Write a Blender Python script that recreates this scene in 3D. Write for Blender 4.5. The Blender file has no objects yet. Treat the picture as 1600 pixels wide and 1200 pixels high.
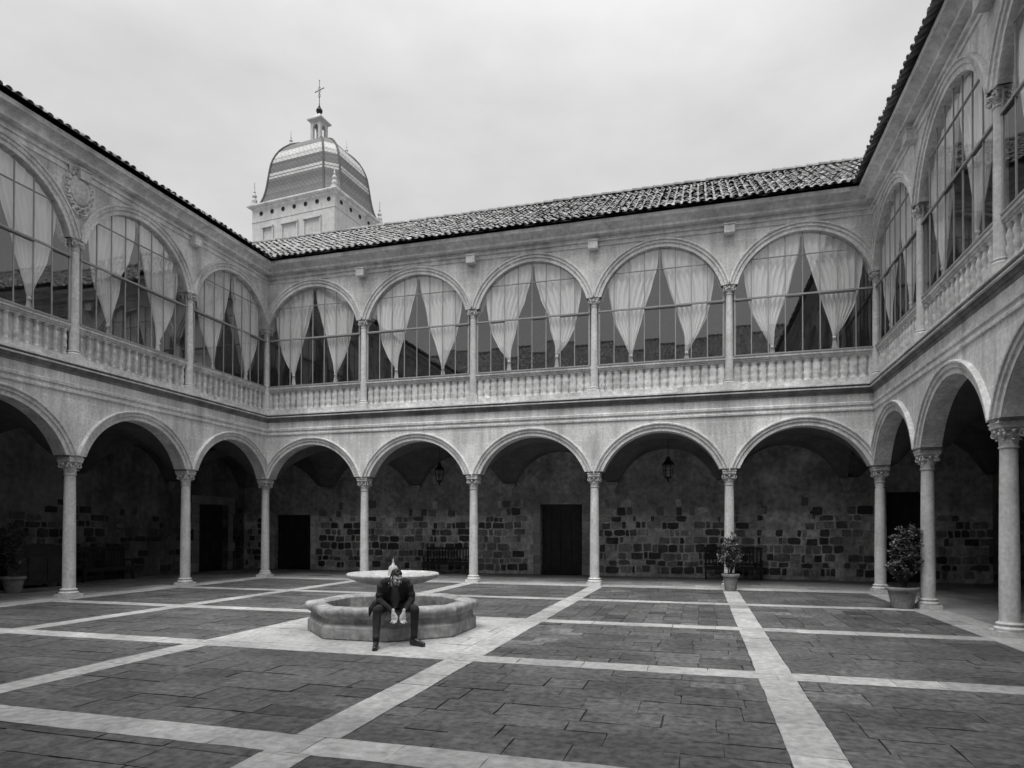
import bpy, bmesh, math, random
from math import sin, cos, pi, radians, sqrt
from mathutils import Vector, Matrix
random.seed(7)
scn = bpy.context.scene
C = scn.collection
# ------------------------------------------------------------------ camera
S = 4.1
CAM = Vector((3.7845*S, -5.0962*S, .4247*S))
YAW, PITCH, ROLL, F = .2783, .0109, .0023, 1022.6
cd = bpy.data.cameras.new('camera'); cam = bpy.data.objects.new('camera', cd); C.objects.link(cam)
cd.sensor_width = 36; cd.lens = F/1600*36; cd.shift_y = (817.74-600)/1600
cd.clip_start = .05; cd.clip_end = 2000
def ray(a0, b0):
    cr, sr = cos(ROLL), sin(ROLL); a, b = a0*cr+b0*sr, -a0*sr+b0*cr
    cp, sp = cos(PITCH), sin(PITCH); fw, u = cp+b*sp, -b*cp+sp
    cy, sy = cos(YAW), sin(YAW)
    return Vector((a*cy-fw*sy, a*sy+fw*cy, u))
fwd = ray(0, 0); rgt = ray(1, 0)-fwd; dwn = ray(0, 1)-fwd
M = Matrix((rgt, -dwn, -fwd)).transposed().to_4x4(); M.translation = CAM
cam.matrix_world = M; scn.camera = cam
# ------------------------------------------------------------------ world, sun, exposure
SUN_EL, SUN_AZ = radians(68), radians(-172)      # from the left, behind the camera
wd = bpy.data.worlds.new('World'); scn.world = wd; wd.use_nodes = True
nt = wd.node_tree; N = nt.nodes; Lk = nt.links; N.clear()
out = N.new('ShaderNodeOutputWorld'); bg = N.new('ShaderNodeBackground'); bg.inputs[1].default_value = .1
sky = N.new('ShaderNodeTexSky'); sky.sky_type = 'NISHITA'; sky.sun_disc = False
sky.sun_elevation = SUN_EL; sky.sun_rotation = SUN_AZ; sky.dust_density = 5
bw = N.new('ShaderNodeRGBToBW'); Lk.new(sky.outputs[0], bw.inputs[0])
tc = N.new('ShaderNodeTexCoord'); mp = N.new('ShaderNodeMapping'); mp.inputs['Scale'].default_value = (1, 1, 2.2)
Lk.new(tc.outputs['Generated'], mp.inputs[0])
ns = N.new('ShaderNodeTexNoise'); ns.inputs['Scale'].default_value = 1.6; ns.inputs['Detail'].default_value = 6
ns.inputs['Roughness'].default_value = .55; Lk.new(mp.outputs[0], ns.inputs[0])
mr = N.new('ShaderNodeMapRange'); mr.inputs[1].default_value = .3; mr.inputs[2].default_value = .72
mr.inputs[3].default_value = 3.0; mr.inputs[4].default_value = 4.15; ns.inputs['Scale'].default_value = 2.3; Lk.new(ns.outputs[0], mr.inputs[0])
m1 = N.new('ShaderNodeMath'); m1.operation = 'MULTIPLY'; m1.inputs[1].default_value = .05; Lk.new(bw.outputs[0], m1.inputs[0])
m2 = N.new('ShaderNodeMath'); m2.operation = 'ADD'; Lk.new(m1.outputs[0], m2.inputs[0]); Lk.new(mr.outputs[0], m2.inputs[1])
# overcast sky: brighter towards the zenith
sx = N.new('ShaderNodeSeparateXYZ'); Lk.new(tc.outputs['Generated'], sx.inputs[0])
zr = N.new('ShaderNodeMapRange'); zr.inputs[1].default_value = .55; zr.inputs[2].default_value = 1; zr.inputs[3].default_value = 1; zr.inputs[4].default_value = 2.5; Lk.new(sx.outputs[2], zr.inputs[0])
m3 = N.new('ShaderNodeMath'); m3.operation = 'MULTIPLY'; Lk.new(m2.outputs[0], m3.inputs[0]); Lk.new(zr.outputs[0], m3.inputs[1])
Lk.new(m3.outputs[0], bg.inputs[0]); Lk.new(bg.outputs[0], out.inputs[0])
sd = bpy.data.lights.new('sun', 'SUN'); sd.energy = 1.8; sd.angle = radians(40); sd.color = (1, .995, .985)
so = bpy.data.objects.new('sun', sd); C.objects.link(so)
dirv = Vector((sin(SUN_AZ)*cos(SUN_EL), cos(SUN_AZ)*cos(SUN_EL), sin(SUN_EL)))
so.rotation_euler = dirv.to_track_quat('Z', 'Y').to_euler(); so.location = (0, 0, 40)
scn.view_settings.view_transform = 'Standard'; scn.view_settings.look = 'None'
scn.view_settings.exposure = .9; scn.view_settings.gamma = 1; scn.view_settings.use_curve_mapping = False
scn.render.resolution_x = 1024; scn.render.resolution_y = 768
scn.cycles.max_bounces = 8; scn.cycles.diffuse_bounces = 4; scn.cycles.transparent_max_bounces = 12

# ------------------------------------------------------------------ helpers
class MB:
    def __init__(s): s.v = []; s.f = []; s.t = []; s.mi = []
    def face(s, pts, tone=1., mi=0):
        n = len(s.v); s.v += [tuple(p) for p in pts]; s.f.append(tuple(range(n, n+len(pts)))); s.t.append(tone); s.mi.append(mi)
    def mesh(s, vs, fs, tone=1., mi=0):
        n = len(s.v); s.v += [tuple(p) for p in vs]
        for f in fs: s.f.append(tuple(i+n for i in f)); s.t.append(tone); s.mi.append(mi)
    def box(s, x0, x1, y0, y1, z0, z1, tone=1., T=None, mi=0):
        vs = [(x, y, z) for x in (x0, x1) for y in (y0, y1) for z in (z0, z1)]
        if T: vs = [T(*p) for p in vs]
        s.mesh(vs, [(0,1,3,2),(4,6,7,5),(0,4,5,1),(2,3,7,6),(0,2,6,4),(1,5,7,3)], tone, mi)
    def lathe(s, prof, c=(0,0,0), seg=16, tone=1., a0=0, a1=2*pi, T=None, sq=None):
        full = abs(a1-a0-2*pi) < 1e-6; n = seg if full else seg+1; vs = []
        for r, z in prof:
            for i in range(n):
                a = a0+(a1-a0)*i/seg; vs.append((c[0]+r*cos(a), c[1]+r*sin(a), c[2]+z))
        if T: vs = [T(*p) for p in vs]
        fs = []
        for j in range(len(prof)-1):
            for i in range(seg):
                k = (i+1) % n; fs.append((j*n+i, j*n+k, (j+1)*n+k, (j+1)*n+i))
        if full:
            fs.append(tuple(range(n-1, -1, -1))); fs.append(tuple((len(prof)-1)*n+i for i in range(n)))
        s.mesh(vs, fs, tone)
    def tube(s, pts, r, seg=8, tone=1., mi=0):
        rs = r if isinstance(r, (list, tuple)) else [r]*len(pts); pts = [Vector(p) for p in pts]; vs = []; n = seg
        for i, p in enumerate(pts):
            d = (pts[min(i+1, len(pts)-1)]-pts[max(i-1, 0)]).normalized()
            a = d.orthogonal().normalized() if i == 0 else (a0 - d*a0.dot(d)).normalized()
            a0 = a; b = d.cross(a)
            for k in range(n):
                t = 2*pi*k/n; vs.append(p+(a*cos(t)+b*sin(t))*rs[i])
        fs = [(j*n+i, j*n+(i+1) % n, (j+1)*n+(i+1) % n, (j+1)*n+i) for j in range(len(pts)-1) for i in range(n)]
        fs += [tuple(range(n-1, -1, -1)), tuple((len(pts)-1)*n+i for i in range(n))]
        s.mesh(vs, fs, tone, mi)
    def build(s, name, mat, parent=None, smooth=False, fix=True, weld=False, data_only=False):
        me = bpy.data.meshes.new(name); me.from_pydata(s.v, [], s.f); me.update()
        at = me.attributes.new('tone', 'FLOAT', 'FACE'); at.data.foreach_set('value', s.t)
        for m in (mat if isinstance(mat, (list, tuple)) else [mat]): me.materials.append(m)
        if any(s.mi): me.polygons.foreach_set('material_index', s.mi)
        if fix or weld:
            bm = bmesh.new(); bm.from_mesh(me)
            if weld: bmesh.ops.remove_doubles(bm, verts=bm.verts, dist=1e-4)
            if fix: bmesh.ops.recalc_face_normals(bm, faces=bm.faces)
            bm.to_mesh(me); bm.free()
        if smooth is True: me.polygons.foreach_set('use_smooth', [True]*len(me.polygons))
        elif smooth:
            me.polygons.foreach_set('use_smooth', [True]*len(me.polygons)); me.set_sharp_from_angle(angle=radians(smooth))
        if data_only: return me
        o = bpy.data.objects.new(name, me); C.objects.link(o)
        if parent: o.parent = parent
        return o
def setp(o, label=None, cat=None, group=None, kind=None):
    if label: o['label'] = label
    if cat: o['category'] = cat
    if group: o['group'] = group
    if kind: o['kind'] = kind
    return o
def empty(name, loc=(0,0,0), rz=0, parent=None):
    o = bpy.data.objects.new(name, None); C.objects.link(o); o.location = loc; o.rotation_euler = (0, 0, rz)
    o.empty_display_size = .2
    if parent: o.parent = parent
    return o
def inst(name, me, loc=(0,0,0), rz=0, parent=None, scale=None):
    o = bpy.data.objects.new(name, me); C.objects.link(o); o.location = loc; o.rotation_euler = (0, 0, rz)
    if scale: o.scale = scale
    if parent: o.parent = parent
    return o

# ------------------------------------------------------------------ materials (all neutral greys: the photograph is black and white)
def mat(name, base, rough=.8, blotch=.15, bscale=.7, fine=.12, fscale=9, streak=0, joints=0, bump=.15, spec=.3, tone=True,
        jw=.95, jh=.42, gritty=35, coat=0, bands=None, metallic=0, patch=0, shade_dirt=0):
    m = bpy.data.materials.new(name); m.use_nodes = True; nt = m.node_tree; N = nt.nodes; L = nt.links
    b = N['Principled BSDF']; b.inputs['Roughness'].default_value = rough; b.inputs['Specular IOR Level'].default_value = spec
    b.inputs['Metallic'].default_value = metallic; b.inputs['Coat Weight'].default_value = coat
    geo = N.new('ShaderNodeNewGeometry')
    def noise(scale, detail=5, vec=None, rough=.6):
        n = N.new('ShaderNodeTexNoise'); n.inputs['Scale'].default_value = scale; n.inputs['Detail'].default_value = detail
        n.inputs['Roughness'].default_value = rough; L.new(vec or geo.outputs['Position'], n.inputs['Vector']); return n.outputs[0]
    def rng(x, a, c, lo, hi):
        r = N.new('ShaderNodeMapRange'); r.inputs[1].default_value = a; r.inputs[2].default_value = c
        r.inputs[3].default_value = lo; r.inputs[4].default_value = hi; L.new(x, r.inputs[0]); return r.outputs[0]
    def mul(x, y):
        k = N.new('ShaderNodeMath'); k.operation = 'MULTIPLY'
        for i, q in enumerate((x, y)):
            if isinstance(q, (int, float)): k.inputs[i].default_value = q
            else: L.new(q, k.inputs[i])
        return k.outputs[0]
    val = rng(noise(bscale), .3, .7, base*(1-blotch), base*(1+blotch))
    val = mul(val, rng(noise(fscale, 6), .3, .7, 1-fine, 1+fine))
    if patch:
        val = mul(val, rng(noise(.33, 4, rough=.7), .47, .56, 1-patch, 1.))
    if shade_dirt:      # upper wall painted darker above a ragged line: shade under the vaults plus dirt
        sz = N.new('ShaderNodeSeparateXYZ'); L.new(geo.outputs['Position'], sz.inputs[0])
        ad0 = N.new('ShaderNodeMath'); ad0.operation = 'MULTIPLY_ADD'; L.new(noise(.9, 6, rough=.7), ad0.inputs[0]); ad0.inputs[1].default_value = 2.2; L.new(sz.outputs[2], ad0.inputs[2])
        val = mul(val, rng(ad0.outputs[0], shade_dirt+.95, shade_dirt+1.3, 1., .52))
    if streak:
        mp = N.new('ShaderNodeMapping'); mp.inputs['Scale'].default_value = (2.6, 2.6, .28); L.new(geo.outputs['Position'], mp.inputs[0])
        val = mul(val, rng(noise(1., 6, mp.outputs[0], .7), .42, .7, 1., 1-streak))
    if joints:
        sx = N.new('ShaderNodeSeparateXYZ'); L.new(geo.outputs['Position'], sx.inputs[0])
        ad = N.new('ShaderNodeMath'); ad.operation = 'ADD'; L.new(sx.outputs[0], ad.inputs[0]); L.new(sx.outputs[1], ad.inputs[1])
        cb = N.new('ShaderNodeCombineXYZ'); L.new(ad.outputs[0], cb.inputs[0]); L.new(sx.outputs[2], cb.inputs[1])
        br = N.new('ShaderNodeTexBrick'); br.inputs['Scale'].default_value = 1; br.inputs['Mortar Size'].default_value = .009
        br.inputs['Mortar Smooth'].default_value = .4; br.inputs['Brick Width'].default_value = jw; br.inputs['Row Height'].default_value = jh
        br.inputs['Color1'].default_value = (1-joints*.5,)*3+(1,); br.inputs['Color2'].default_value = (1+joints*.4,)*3+(1,)
        br.inputs['Mortar'].default_value = (1+joints*1.1,)*3+(1,); L.new(cb.outputs[0], br.inputs[0])
        val = mul(val, br.outputs['Color'])
    if bands:
        sx = N.new('ShaderNodeSeparateXYZ'); L.new(geo.outputs['Position'], sx.inputs[0])
        zz = rng(sx.outputs[2], bands[0], bands[1], 0, 1)
        cr = N.new('ShaderNodeValToRGB'); cr.color_ramp.interpolation = 'CONSTANT'; e = cr.color_ramp.elements
        e[0].position = 0; e[0].color = (bands[2][0][1],)*3+(1,); e[1].position = bands[2][1][0]; e[1].color = (bands[2][1][1],)*3+(1,)
        for p, c in bands[2][2:]:
            q = e.new(p); q.color = (c,)*3+(1,)
        L.new(zz, cr.inputs[0]); val = mul(val, cr.outputs[0])
        # glazed zigzag tiles
        wv = N.new('ShaderNodeTexChecker'); wv.inputs['Scale'].default_value = 5.5; wv.inputs[1].default_value = (1,1,1,1); wv.inputs[2].default_value = (.72,.72,.72,1)
        L.new(geo.outputs['Position'], wv.inputs[0]); val = mul(val, wv.outputs[0])
    if tone:
        a = N.new('ShaderNodeAttribute'); a.attribute_name = 'tone'; val = mul(val, a.outputs['Fac'])
    L.new(val, b.inputs['Base Color'])
    if bump:
        bp = N.new('ShaderNodeBump'); bp.inputs['Strength'].default_value = bump; bp.inputs['Distance'].default_value = .02
        L.new(noise(gritty, 8, rough=.7), bp.inputs['Height']); L.new(bp.outputs[0], b.inputs['Normal'])
    return m
M_stone = mat('facade_stone', .71, .9, .16, .8, .20, 15, streak=.42, joints=.16, bump=.7, patch=.12)
M_mould = mat('moulding_stone', .66, .9, .2, 1.2, .22, 14, streak=.35, bump=.7)
M_eave = mat('eaves_stone', .70, .9, .18, 1.2, .2, 7, streak=.3, bump=.35)
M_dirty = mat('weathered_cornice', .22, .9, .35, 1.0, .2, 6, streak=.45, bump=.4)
M_marble_col = mat('column_marble', .62, .6, .14, 2.5, .18, 14, bump=.2, streak=.25)
M_capital = mat('capital_marble', .56, .8, .2, 4, .2, 20, bump=.4)
M_bal = mat('balustrade_stone', .60, .9, .22, 1.5, .28, 10, bump=.6, streak=.25)
M_plaster = mat('gallery_plaster', .80, .95, .3, .9, .38, 6, bump=1., streak=.3, patch=.3, shade_dirt=2.35)
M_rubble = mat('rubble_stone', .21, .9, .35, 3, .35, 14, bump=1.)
M_plaster2 = mat('shaded_gallery_plaster', .18, .95, .35, .9, .3, 5, bump=.8, streak=.3, patch=.4)  # side galleries: their shade put into a darker plaster colour
M_vault2 = mat('shade_toned_vault_plaster', .07, .95, .3, .8, .2, 6, bump=.4)  # side-wing vaults: deep shade painted in as a darker colour
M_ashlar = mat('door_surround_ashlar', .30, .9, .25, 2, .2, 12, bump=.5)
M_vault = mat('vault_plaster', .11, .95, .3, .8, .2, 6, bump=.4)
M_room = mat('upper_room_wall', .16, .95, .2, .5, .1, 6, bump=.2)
M_wood = mat('dark_wood', .035, .6, .3, 3, .3, 20, bump=.3)
M_iron = mat('wrought_iron', .02, .5, .2, 5, .2, 20, bump=.2, metallic=.4)
M_steel = mat('window_frame_paint', .30, .5, .1, 2, .1, 12, bump=.1)
M_tile = mat('roof_tile', .25, .95, .2, 1.2, .2, 10, bump=.4, spec=.1)
M_slab = mat('dark_slab', .105, .65, .26, .9, .6, 11, bump=1., patch=.25, gritty=16)
M_gslab = mat('gallery_slab', .24, .7, .2, .8, .2, 6, bump=.4)
M_mslab = mat('marble_slab', .39, .65, .18, 1.3, .30, 10, bump=.6, patch=.16)
M_joint = mat('joint_earth', .05, 1, .3, 2, .3, 20, tone=False, bump=.3)
M_earth = mat('outer_ground', .2, 1, .3, .05, .2, 1, tone=False, bump=0)
M_fount = mat('fountain_stone', .37, .85, .32, 2.2, .35, 9, streak=.5, bump=.9, patch=.2)
M_bowl = mat('fountain_marble', .42, .6, .18, 3, .25, 12, bump=.4, streak=.3)
M_terra = mat('terracotta', .22, .85, .25, 5, .2, 20, bump=.3)
M_soil = mat('soil', .04, 1, .3, 8, .3, 30, bump=.5)
M_bark = mat('bark', .08, .9, .3, 8, .3, 30, bump=.5)
M_dome = mat('glazed_dome_tile', .22, .5, .12, .8, .16, 12, bump=.3, spec=.5,
    bands=(25.9, 31.4, [(0,.42),(.14,.55),(.22,.40),(.32,.55),(.355,2.0),(.38,.6),(.395,2.1),(.43,.5),(.54,.28),(.585,1.9),(.63,1.3),(.66,2.1),(.72,1.8),(.76,.42),(.9,.32)]))
M_tower = mat('tower_stone', .48, .9, .12, .5, .1, 4, joints=.08, streak=.15, bump=.3)
M_lead = mat('dome_hip_lead', .08, .7, .2, 2, .2, 10)
M_skin = mat('skin', .42, .55, .06, 20, .05, 60, bump=.05, tone=False)
M_hair = mat('dark_hair', .025, .6, .3, 60, .4, 140, bump=.6, tone=False)
M_jacket = mat('dark_jacket_cloth', .018, .85, .4, 6, .3, 30, bump=1., gritty=9, tone=False)
M_trouser = mat('dark_trouser_denim', .024, .9, .4, 6, .3, 60, bump=1., gritty=11, tone=False)
M_shirt = mat('grey_shirt_cotton', .10, .9, .1, 8, .1, 60, bump=.2, tone=False)
M_shoe = mat('black_leather', .02, .3, .2, 10, .1, 30, bump=.1, spec=.6, tone=False)
def leafmat(name, base):
    m = mat(name, base, .4, .3, 6, .3, 30, bump=0, spec=.5); return m
M_leaf = leafmat('leaf', .10)
def glassmat():
    m = bpy.data.materials.new('window_glass'); m.use_nodes = True; N = m.node_tree.nodes; L = m.node_tree.links; N.clear()
    o = N.new('ShaderNodeOutputMaterial'); mx = N.new('ShaderNodeMixShader'); t = N.new('ShaderNodeBsdfTransparent'); g = N.new('ShaderNodeBsdfGlossy')
    g.inputs['Roughness'].default_value = .01; g.inputs['Color'].default_value = (.95,.95,.95,1); t.inputs[0].default_value = (.97,.97,.97,1)
    fr = N.new('ShaderNodeFresnel'); fr.inputs[0].default_value = 1.45
    mr = N.new('ShaderNodeMapRange'); mr.inputs[1].default_value = 0; mr.inputs[2].default_value = 1; mr.inputs[3].default_value = .15; mr.inputs[4].default_value = .19
    L.new(fr.outputs[0], mr.inputs[0]); L.new(mr.outputs[0], mx.inputs[0]); L.new(t.outputs[0], mx.inputs[1]); L.new(g.outputs[0], mx.inputs[2]); L.new(mx.outputs[0], o.inputs[0])
    return m
M_glass = glassmat()
def curtmat():
    m = bpy.data.materials.new('sheer_curtain'); m.use_nodes = True; N = m.node_tree.nodes; L = m.node_tree.links; N.clear()
    o = N.new('ShaderNodeOutputMaterial'); mx = N.new('ShaderNodeMixShader'); d = N.new('ShaderNodeBsdfDiffuse'); t = N.new('ShaderNodeBsdfTranslucent')
    mx.inputs[0].default_value = .25
    for k in (d, t): k.inputs[0].default_value = (.95,.95,.95,1)
    L.new(d.outputs[0], mx.inputs[1]); L.new(t.outputs[0], mx.inputs[2]); L.new(mx.outputs[0], o.inputs[0]); return m
M_curt = curtmat()
def watermat():
    m = bpy.data.materials.new('basin_water'); m.use_nodes = True; b = m.node_tree.nodes['Principled BSDF']
    b.inputs['Base Color'].default_value = (.16,.16,.16,1); b.inputs['Roughness'].default_value = .08; b.inputs['Specular IOR Level'].default_value = .5; return m
M_water = watermat()

# ------------------------------------------------------------------ ground and paving
W = S*5                     # courtyard width (x 0..20.5)
YF = -20.25                 # line of the front arcade
g = MB(); g.face([(-600,-600,-.06),(600,-600,-.06),(600,900,-.06),(-600,900,-.06)])
setp(g.build('ground', M_earth, fix=False), kind='structure')
g = MB(); g.box(-8.6, W+8.6, YF-8.6, 8.6, -.05, -.022)
setp(g.build('paving_bed', M_joint), kind='structure')
def slabs(mb, x0, x1, y0, y1, rh=(.34,.56), wl=(.5,1.15), gap=.007, tv=.13, along='x', odd=.12, zj=.008):
    a0, a1, b0, b1 = (x0, x1, y0, y1) if along == 'x' else (y0, y1, x0, x1)
    b = b0
    while b < b1-.02:
        h = min(random.uniform(*rh), b1-b)
        if b1-(b+h) < rh[0]*.5: h = b1-b
        a = a0-random.uniform(0, wl[0])
        while a < a1:
            w = random.uniform(*wl); s0, s1 = max(a, a0), min(a+w, a1)
            if s1-s0 > .03:
                t = random.gauss(1, tv)
                if random.random() < odd: t += random.choice((-.3, .28))
                t = max(.5, t); z = random.uniform(-zj, 0); j = lambda: random.uniform(-.005, .005)
                gg = gap*random.choice((.1, .3, .5, .9, 1.5))
                base_ = [(s0+gg, b+gg), (s1-gg, b+gg), (s1-gg, b+h-gg), (s0+gg, b+h-gg)]; P = []
                for q_ in range(4):     # worn, slightly uneven edges
                    (xa, ya), (xb, yb) = base_[q_], base_[(q_+1) % 4]; m_ = max(2, int(max(abs(xb-xa), abs(yb-ya))/.16)); wr = min(.006, gg+.003)
                    for i_ in range(m_):
                        f_ = i_/m_; P.append((xa+(xb-xa)*f_+random.uniform(-wr, wr)*(ya != yb or i_ == 0), ya+(yb-ya)*f_+random.uniform(-wr, wr)*(xa != xb or i_ == 0)))
                if along == 'y': P = [(q, p) for p, q in P]
                top = [(p, q, z+random.uniform(-.002, .002)) for p, q in P]; bot = [(p, q, -.03) for p, q in P]
                nP = len(P); mb.mesh(top+bot, [tuple(range(nP))]+[(i, (i+1) % nP, nP+(i+1) % nP, nP+i) for i in range(nP)], t)
            a += w
        b += h
XS = [0, 4.12, 8.17, 12.42, 16.4, W]
YS = [-.15, -4.45, -8.52, -12.43, -16.22, YF+.1]
HW = .21
mb = MB()
for i in range(5):
    for j in range(5):
        if i == 2 and j == 2: continue
        x0, x1 = XS[i]+HW, XS[i+1]-HW; y1, y0 = YS[j]-HW, YS[j+1]+HW
        if j == 0: y1 = -.5
        if i == 0: x0 = .45
        if i == 4: x1 = W-.45
        small = (i, j) in ((3,1),(3,2),(4,1),(3,0))
        slabs(mb, x0, x1, y0, y1, rh=(.28,.44) if small else (.30,.50), wl=(.35,.7) if small else (.45,1.0),
              along='y' if (i, j) in ((4,1),(3,1),(4,0)) else 'x', tv=.14 if small else .10, odd=.2 if small else .08)
setp(mb.build('courtyard_paving', M_slab, fix=False), kind='structure')
mb = MB()
kw = dict(rh=(2,2), wl=(.45,.95), gap=.004, tv=.06, odd=.03, zj=.002)
for x in XS[1:5]:
    yy = [-.5]+[v for y in YS[1:5] for v in (y+HW, y-HW)]+[YF+.5]
    for k in range(0, len(yy), 2):
        if abs(x-8.17) < .1 and k == 4: continue
        if abs(x-12.42) < .1 and k == 4: pass
        slabs(mb, x-HW, x+HW, yy[k+1], yy[k], along='y', **kw)
for y in YS[1:5]: slabs(mb, .45, W-.45, y-HW, y+HW, along='x', **kw)
slabs(mb, XS[2]+0*HW-HW, XS[3]-HW, YS[3]+HW, YS[2]-HW, rh=(.5,.75), wl=(.7,1.2), gap=.004, tv=.06, odd=.04, along='x')
slabs(mb, -.3, W+.3, -.5, .28, along='x', **dict(kw, rh=(.38,.4)))
slabs(mb, -.3, .45, YF, -.5, along='y', **dict(kw, rh=(.37,.38))); slabs(mb, W-.45, W+.3, YF, -.5, along='y', **dict(kw, rh=(.37,.38)))
slabs(mb, -.3, W+.3, YF-.3, YF+.5, along='x', **dict(kw, rh=(.38,.42)))
setp(mb.build('marble_paving_strips', M_mslab, fix=False), kind='structure')
mb = MB()
slabs(mb, -4.4, W+4.4, .28, 4.4, rh=(.5,.7), wl=(.7,1.3)); slabs(mb, -4.4, -.3, YF-4.4, .28, rh=(.5,.7), wl=(.7,1.3), along='y')
slabs(mb, W+.3, W+4.4, YF-4.4, .28, rh=(.5,.7), wl=(.7,1.3), along='y'); slabs(mb, -.3, W+.3, YF-4.4, YF-.3, rh=(.5,.7), wl=(.7,1.3))
setp(mb.build('gallery_paving', M_gslab, fix=False), kind='structure')

# ------------------------------------------------------------------ shared meshes for the arcades
def column_meshes(z0, zcap, ztop, r0, r1, pw):
    """plinth+base, shaft, capital standing on local z=0; z0 = plinth height etc. in local units"""
    b = MB(); b.box(-pw, pw, -pw, pw, 0, z0*.38)
    if pw < .2: b.box(-pw-.02, pw+.02, -pw-.02, pw+.02, -.135, -.001)
    b.lathe([(r0*1.42,z0*.38),(r0*1.5,z0*.46),(r0*1.5,z0*.56),(r0*1.4,z0*.63),(r0*1.22,z0*.68),(r0*1.18,z0*.76),(r0*1.28,z0*.8),(r0*1.32,z0*.87),(r0*1.24,z0*.94),(r0*1.06,z0*.96),(r0*1.03,z0*1.03)], seg=28)
    base = b.build('base', M_marble_col, smooth=40, data_only=True)
    s = MB(); n = 12; pr = []
    zs = zcap-.26*(ztop-zcap)
    for i in range(n+1):
        t = i/n; pr.append((r0+(r1-r0)*(t**1.7), z0*1.03+(zs-z0*1.03)*t))
    pr += [(r1*1.14, zs+.004), (r1*1.17, zs+.018), (r1*1.14, zs+.034), (r1*1.0, zs+.038)]
    s.lathe(pr, seg=28); shaft = s.build('shaft', M_marble_col, smooth=40, data_only=True)
    c = MB(); h = ztop-zs; zb = zs+.038
    c.lathe([(r1*.98, zb), (r1*1.0, zb+h*.2), (r1*1.08, zb+h*.45), (r1*1.3, zb+h*.66), (r1*1.42, ztop-.07)], seg=24)
    # acanthus leaves: curled tongues in two tiers
    for tier, (zz, ln, off) in enumerate(((zb, h*.34, 0), (zb+h*.16, h*.40, pi/8))):
        for k in range(8):
            a = k*pi/4+off; ca, sa = cos(a), sin(a)
            pts = []
            for i in range(6):
                t = i/5; rr = r1*(1.02+.10*t+.42*max(0, t-.6)/.4*(.8)); z = zz+ln*sin(min(t, .85)/.85*pi/2) - (.02 if t > .9 else 0)
                pts.append((rr*ca, rr*sa, z))
            w = [r1*.26, r1*.3, r1*.3, r1*.26, r1*.2, r1*.1]
            vs = []
            for (x, y, z), ww in zip(pts, w):
                vs += [(x-sa*ww, y+ca*ww, z), (x*1.06, y*1.06, z), (x+sa*ww, y-ca*ww, z)]
            fs = []
            for i in range(5):
                q = i*3; fs += [(q, q+1, q+4, q+3), (q+1, q+2, q+5, q+4)]
            c.mesh(vs, fs)
    # corner volutes
    R = r1*1.95; zc = ztop-.105
    for k in range(4):
        a = pi/4+k*pi/2; cx, cy = R*cos(a)*.86, R*sin(a)*.86
        ax = Vector((-sin(a), cos(a), 0)); ra = Vector((cos(a), sin(a), 0))
        for w in (-1, 1):
            pts = []; rs = []
            for i in range(15):
                t = i/14; th = -.5+t*4.3*pi/2; q = .062*(1-.72*t)
                pts.append(Vector((cx, cy, zc))+ra*(q*cos(th+pi/2))+Vector((0,0,1))*(q*sin(th+pi/2))+ax*(w*.022*(1+t))); rs.append(.021*(1-.35*t))
            c.tube(pts, rs, 6)
        c.tube([Vector((0,0,zb+h*.35))+ra*r1*1.05, Vector((0,0,zb+h*.62))+ra*r1*1.25, Vector((cx, cy, zc+.055))], [.02,.022,.022], 6)
    for k in range(4):
        a = k*pi/2; c.lathe([(.001,-.03),(.028,-.018),(.034,0),(.028,.018),(.001,.03)], (r1*1.55*cos(a), r1*1.55*sin(a), ztop-.06), 8)
    ab = r1*1.72   # abacus with concave sides
    pts = []
    for k in range(4):
        a = pi/4+k*pi/2
        p0 = Vector((cos(a), sin(a)))*ab*1.22; p1 = Vector((cos(a+pi/2), sin(a+pi/2)))*ab*1.22
        for i in range(5):
            t = i/5; p = p0.lerp(p1, t)*(1-.16*sin(pi*t)); pts.append(p)
    n = len(pts)
    for sc, za, zb2 in ((.93, ztop-.05, ztop-.025), (1., ztop-.025, ztop)):
        vs = [(p.x*sc, p.y*sc, za) for p in pts]+[(p.x*sc, p.y*sc, zb2) for p in pts]
        c.mesh(vs, [tuple(range(n-1,-1,-1)), tuple(range(n, 2*n))]+[(i, (i+1) % n, n+(i+1) % n, n+i) for i in range(n)])
    cap = c.build('capital', M_capital, smooth=45, data_only=True)
    return base, shaft, cap
Z_SP, Z_CR = 3.62, 4.83           # lower springing / crown
U_Z0, U_SP, U_CR = 6.12, 9.16, 10.55
LOWER = column_meshes(.24, 3.20, 3.47, .150, .128, .225)
UPPER = column_meshes(.20, 8.93-U_Z0, 9.13-U_Z0, .118, .102, .185)
b = MB(); b.lathe([(.07,0),(.078,.02),(.078,.06),(.066,.075),(.062,.10),(.070,.15),(.084,.22),(.080,.28),(.068,.325),(.074,.34),(.068,.355),(.080,.40),(.084,.46),(.070,.53),(.062,.58),(.066,.605),(.078,.62),(.078,.68)], seg=12)
BAL = b.build('baluster', M_bal, smooth=50, data_only=True)

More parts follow.
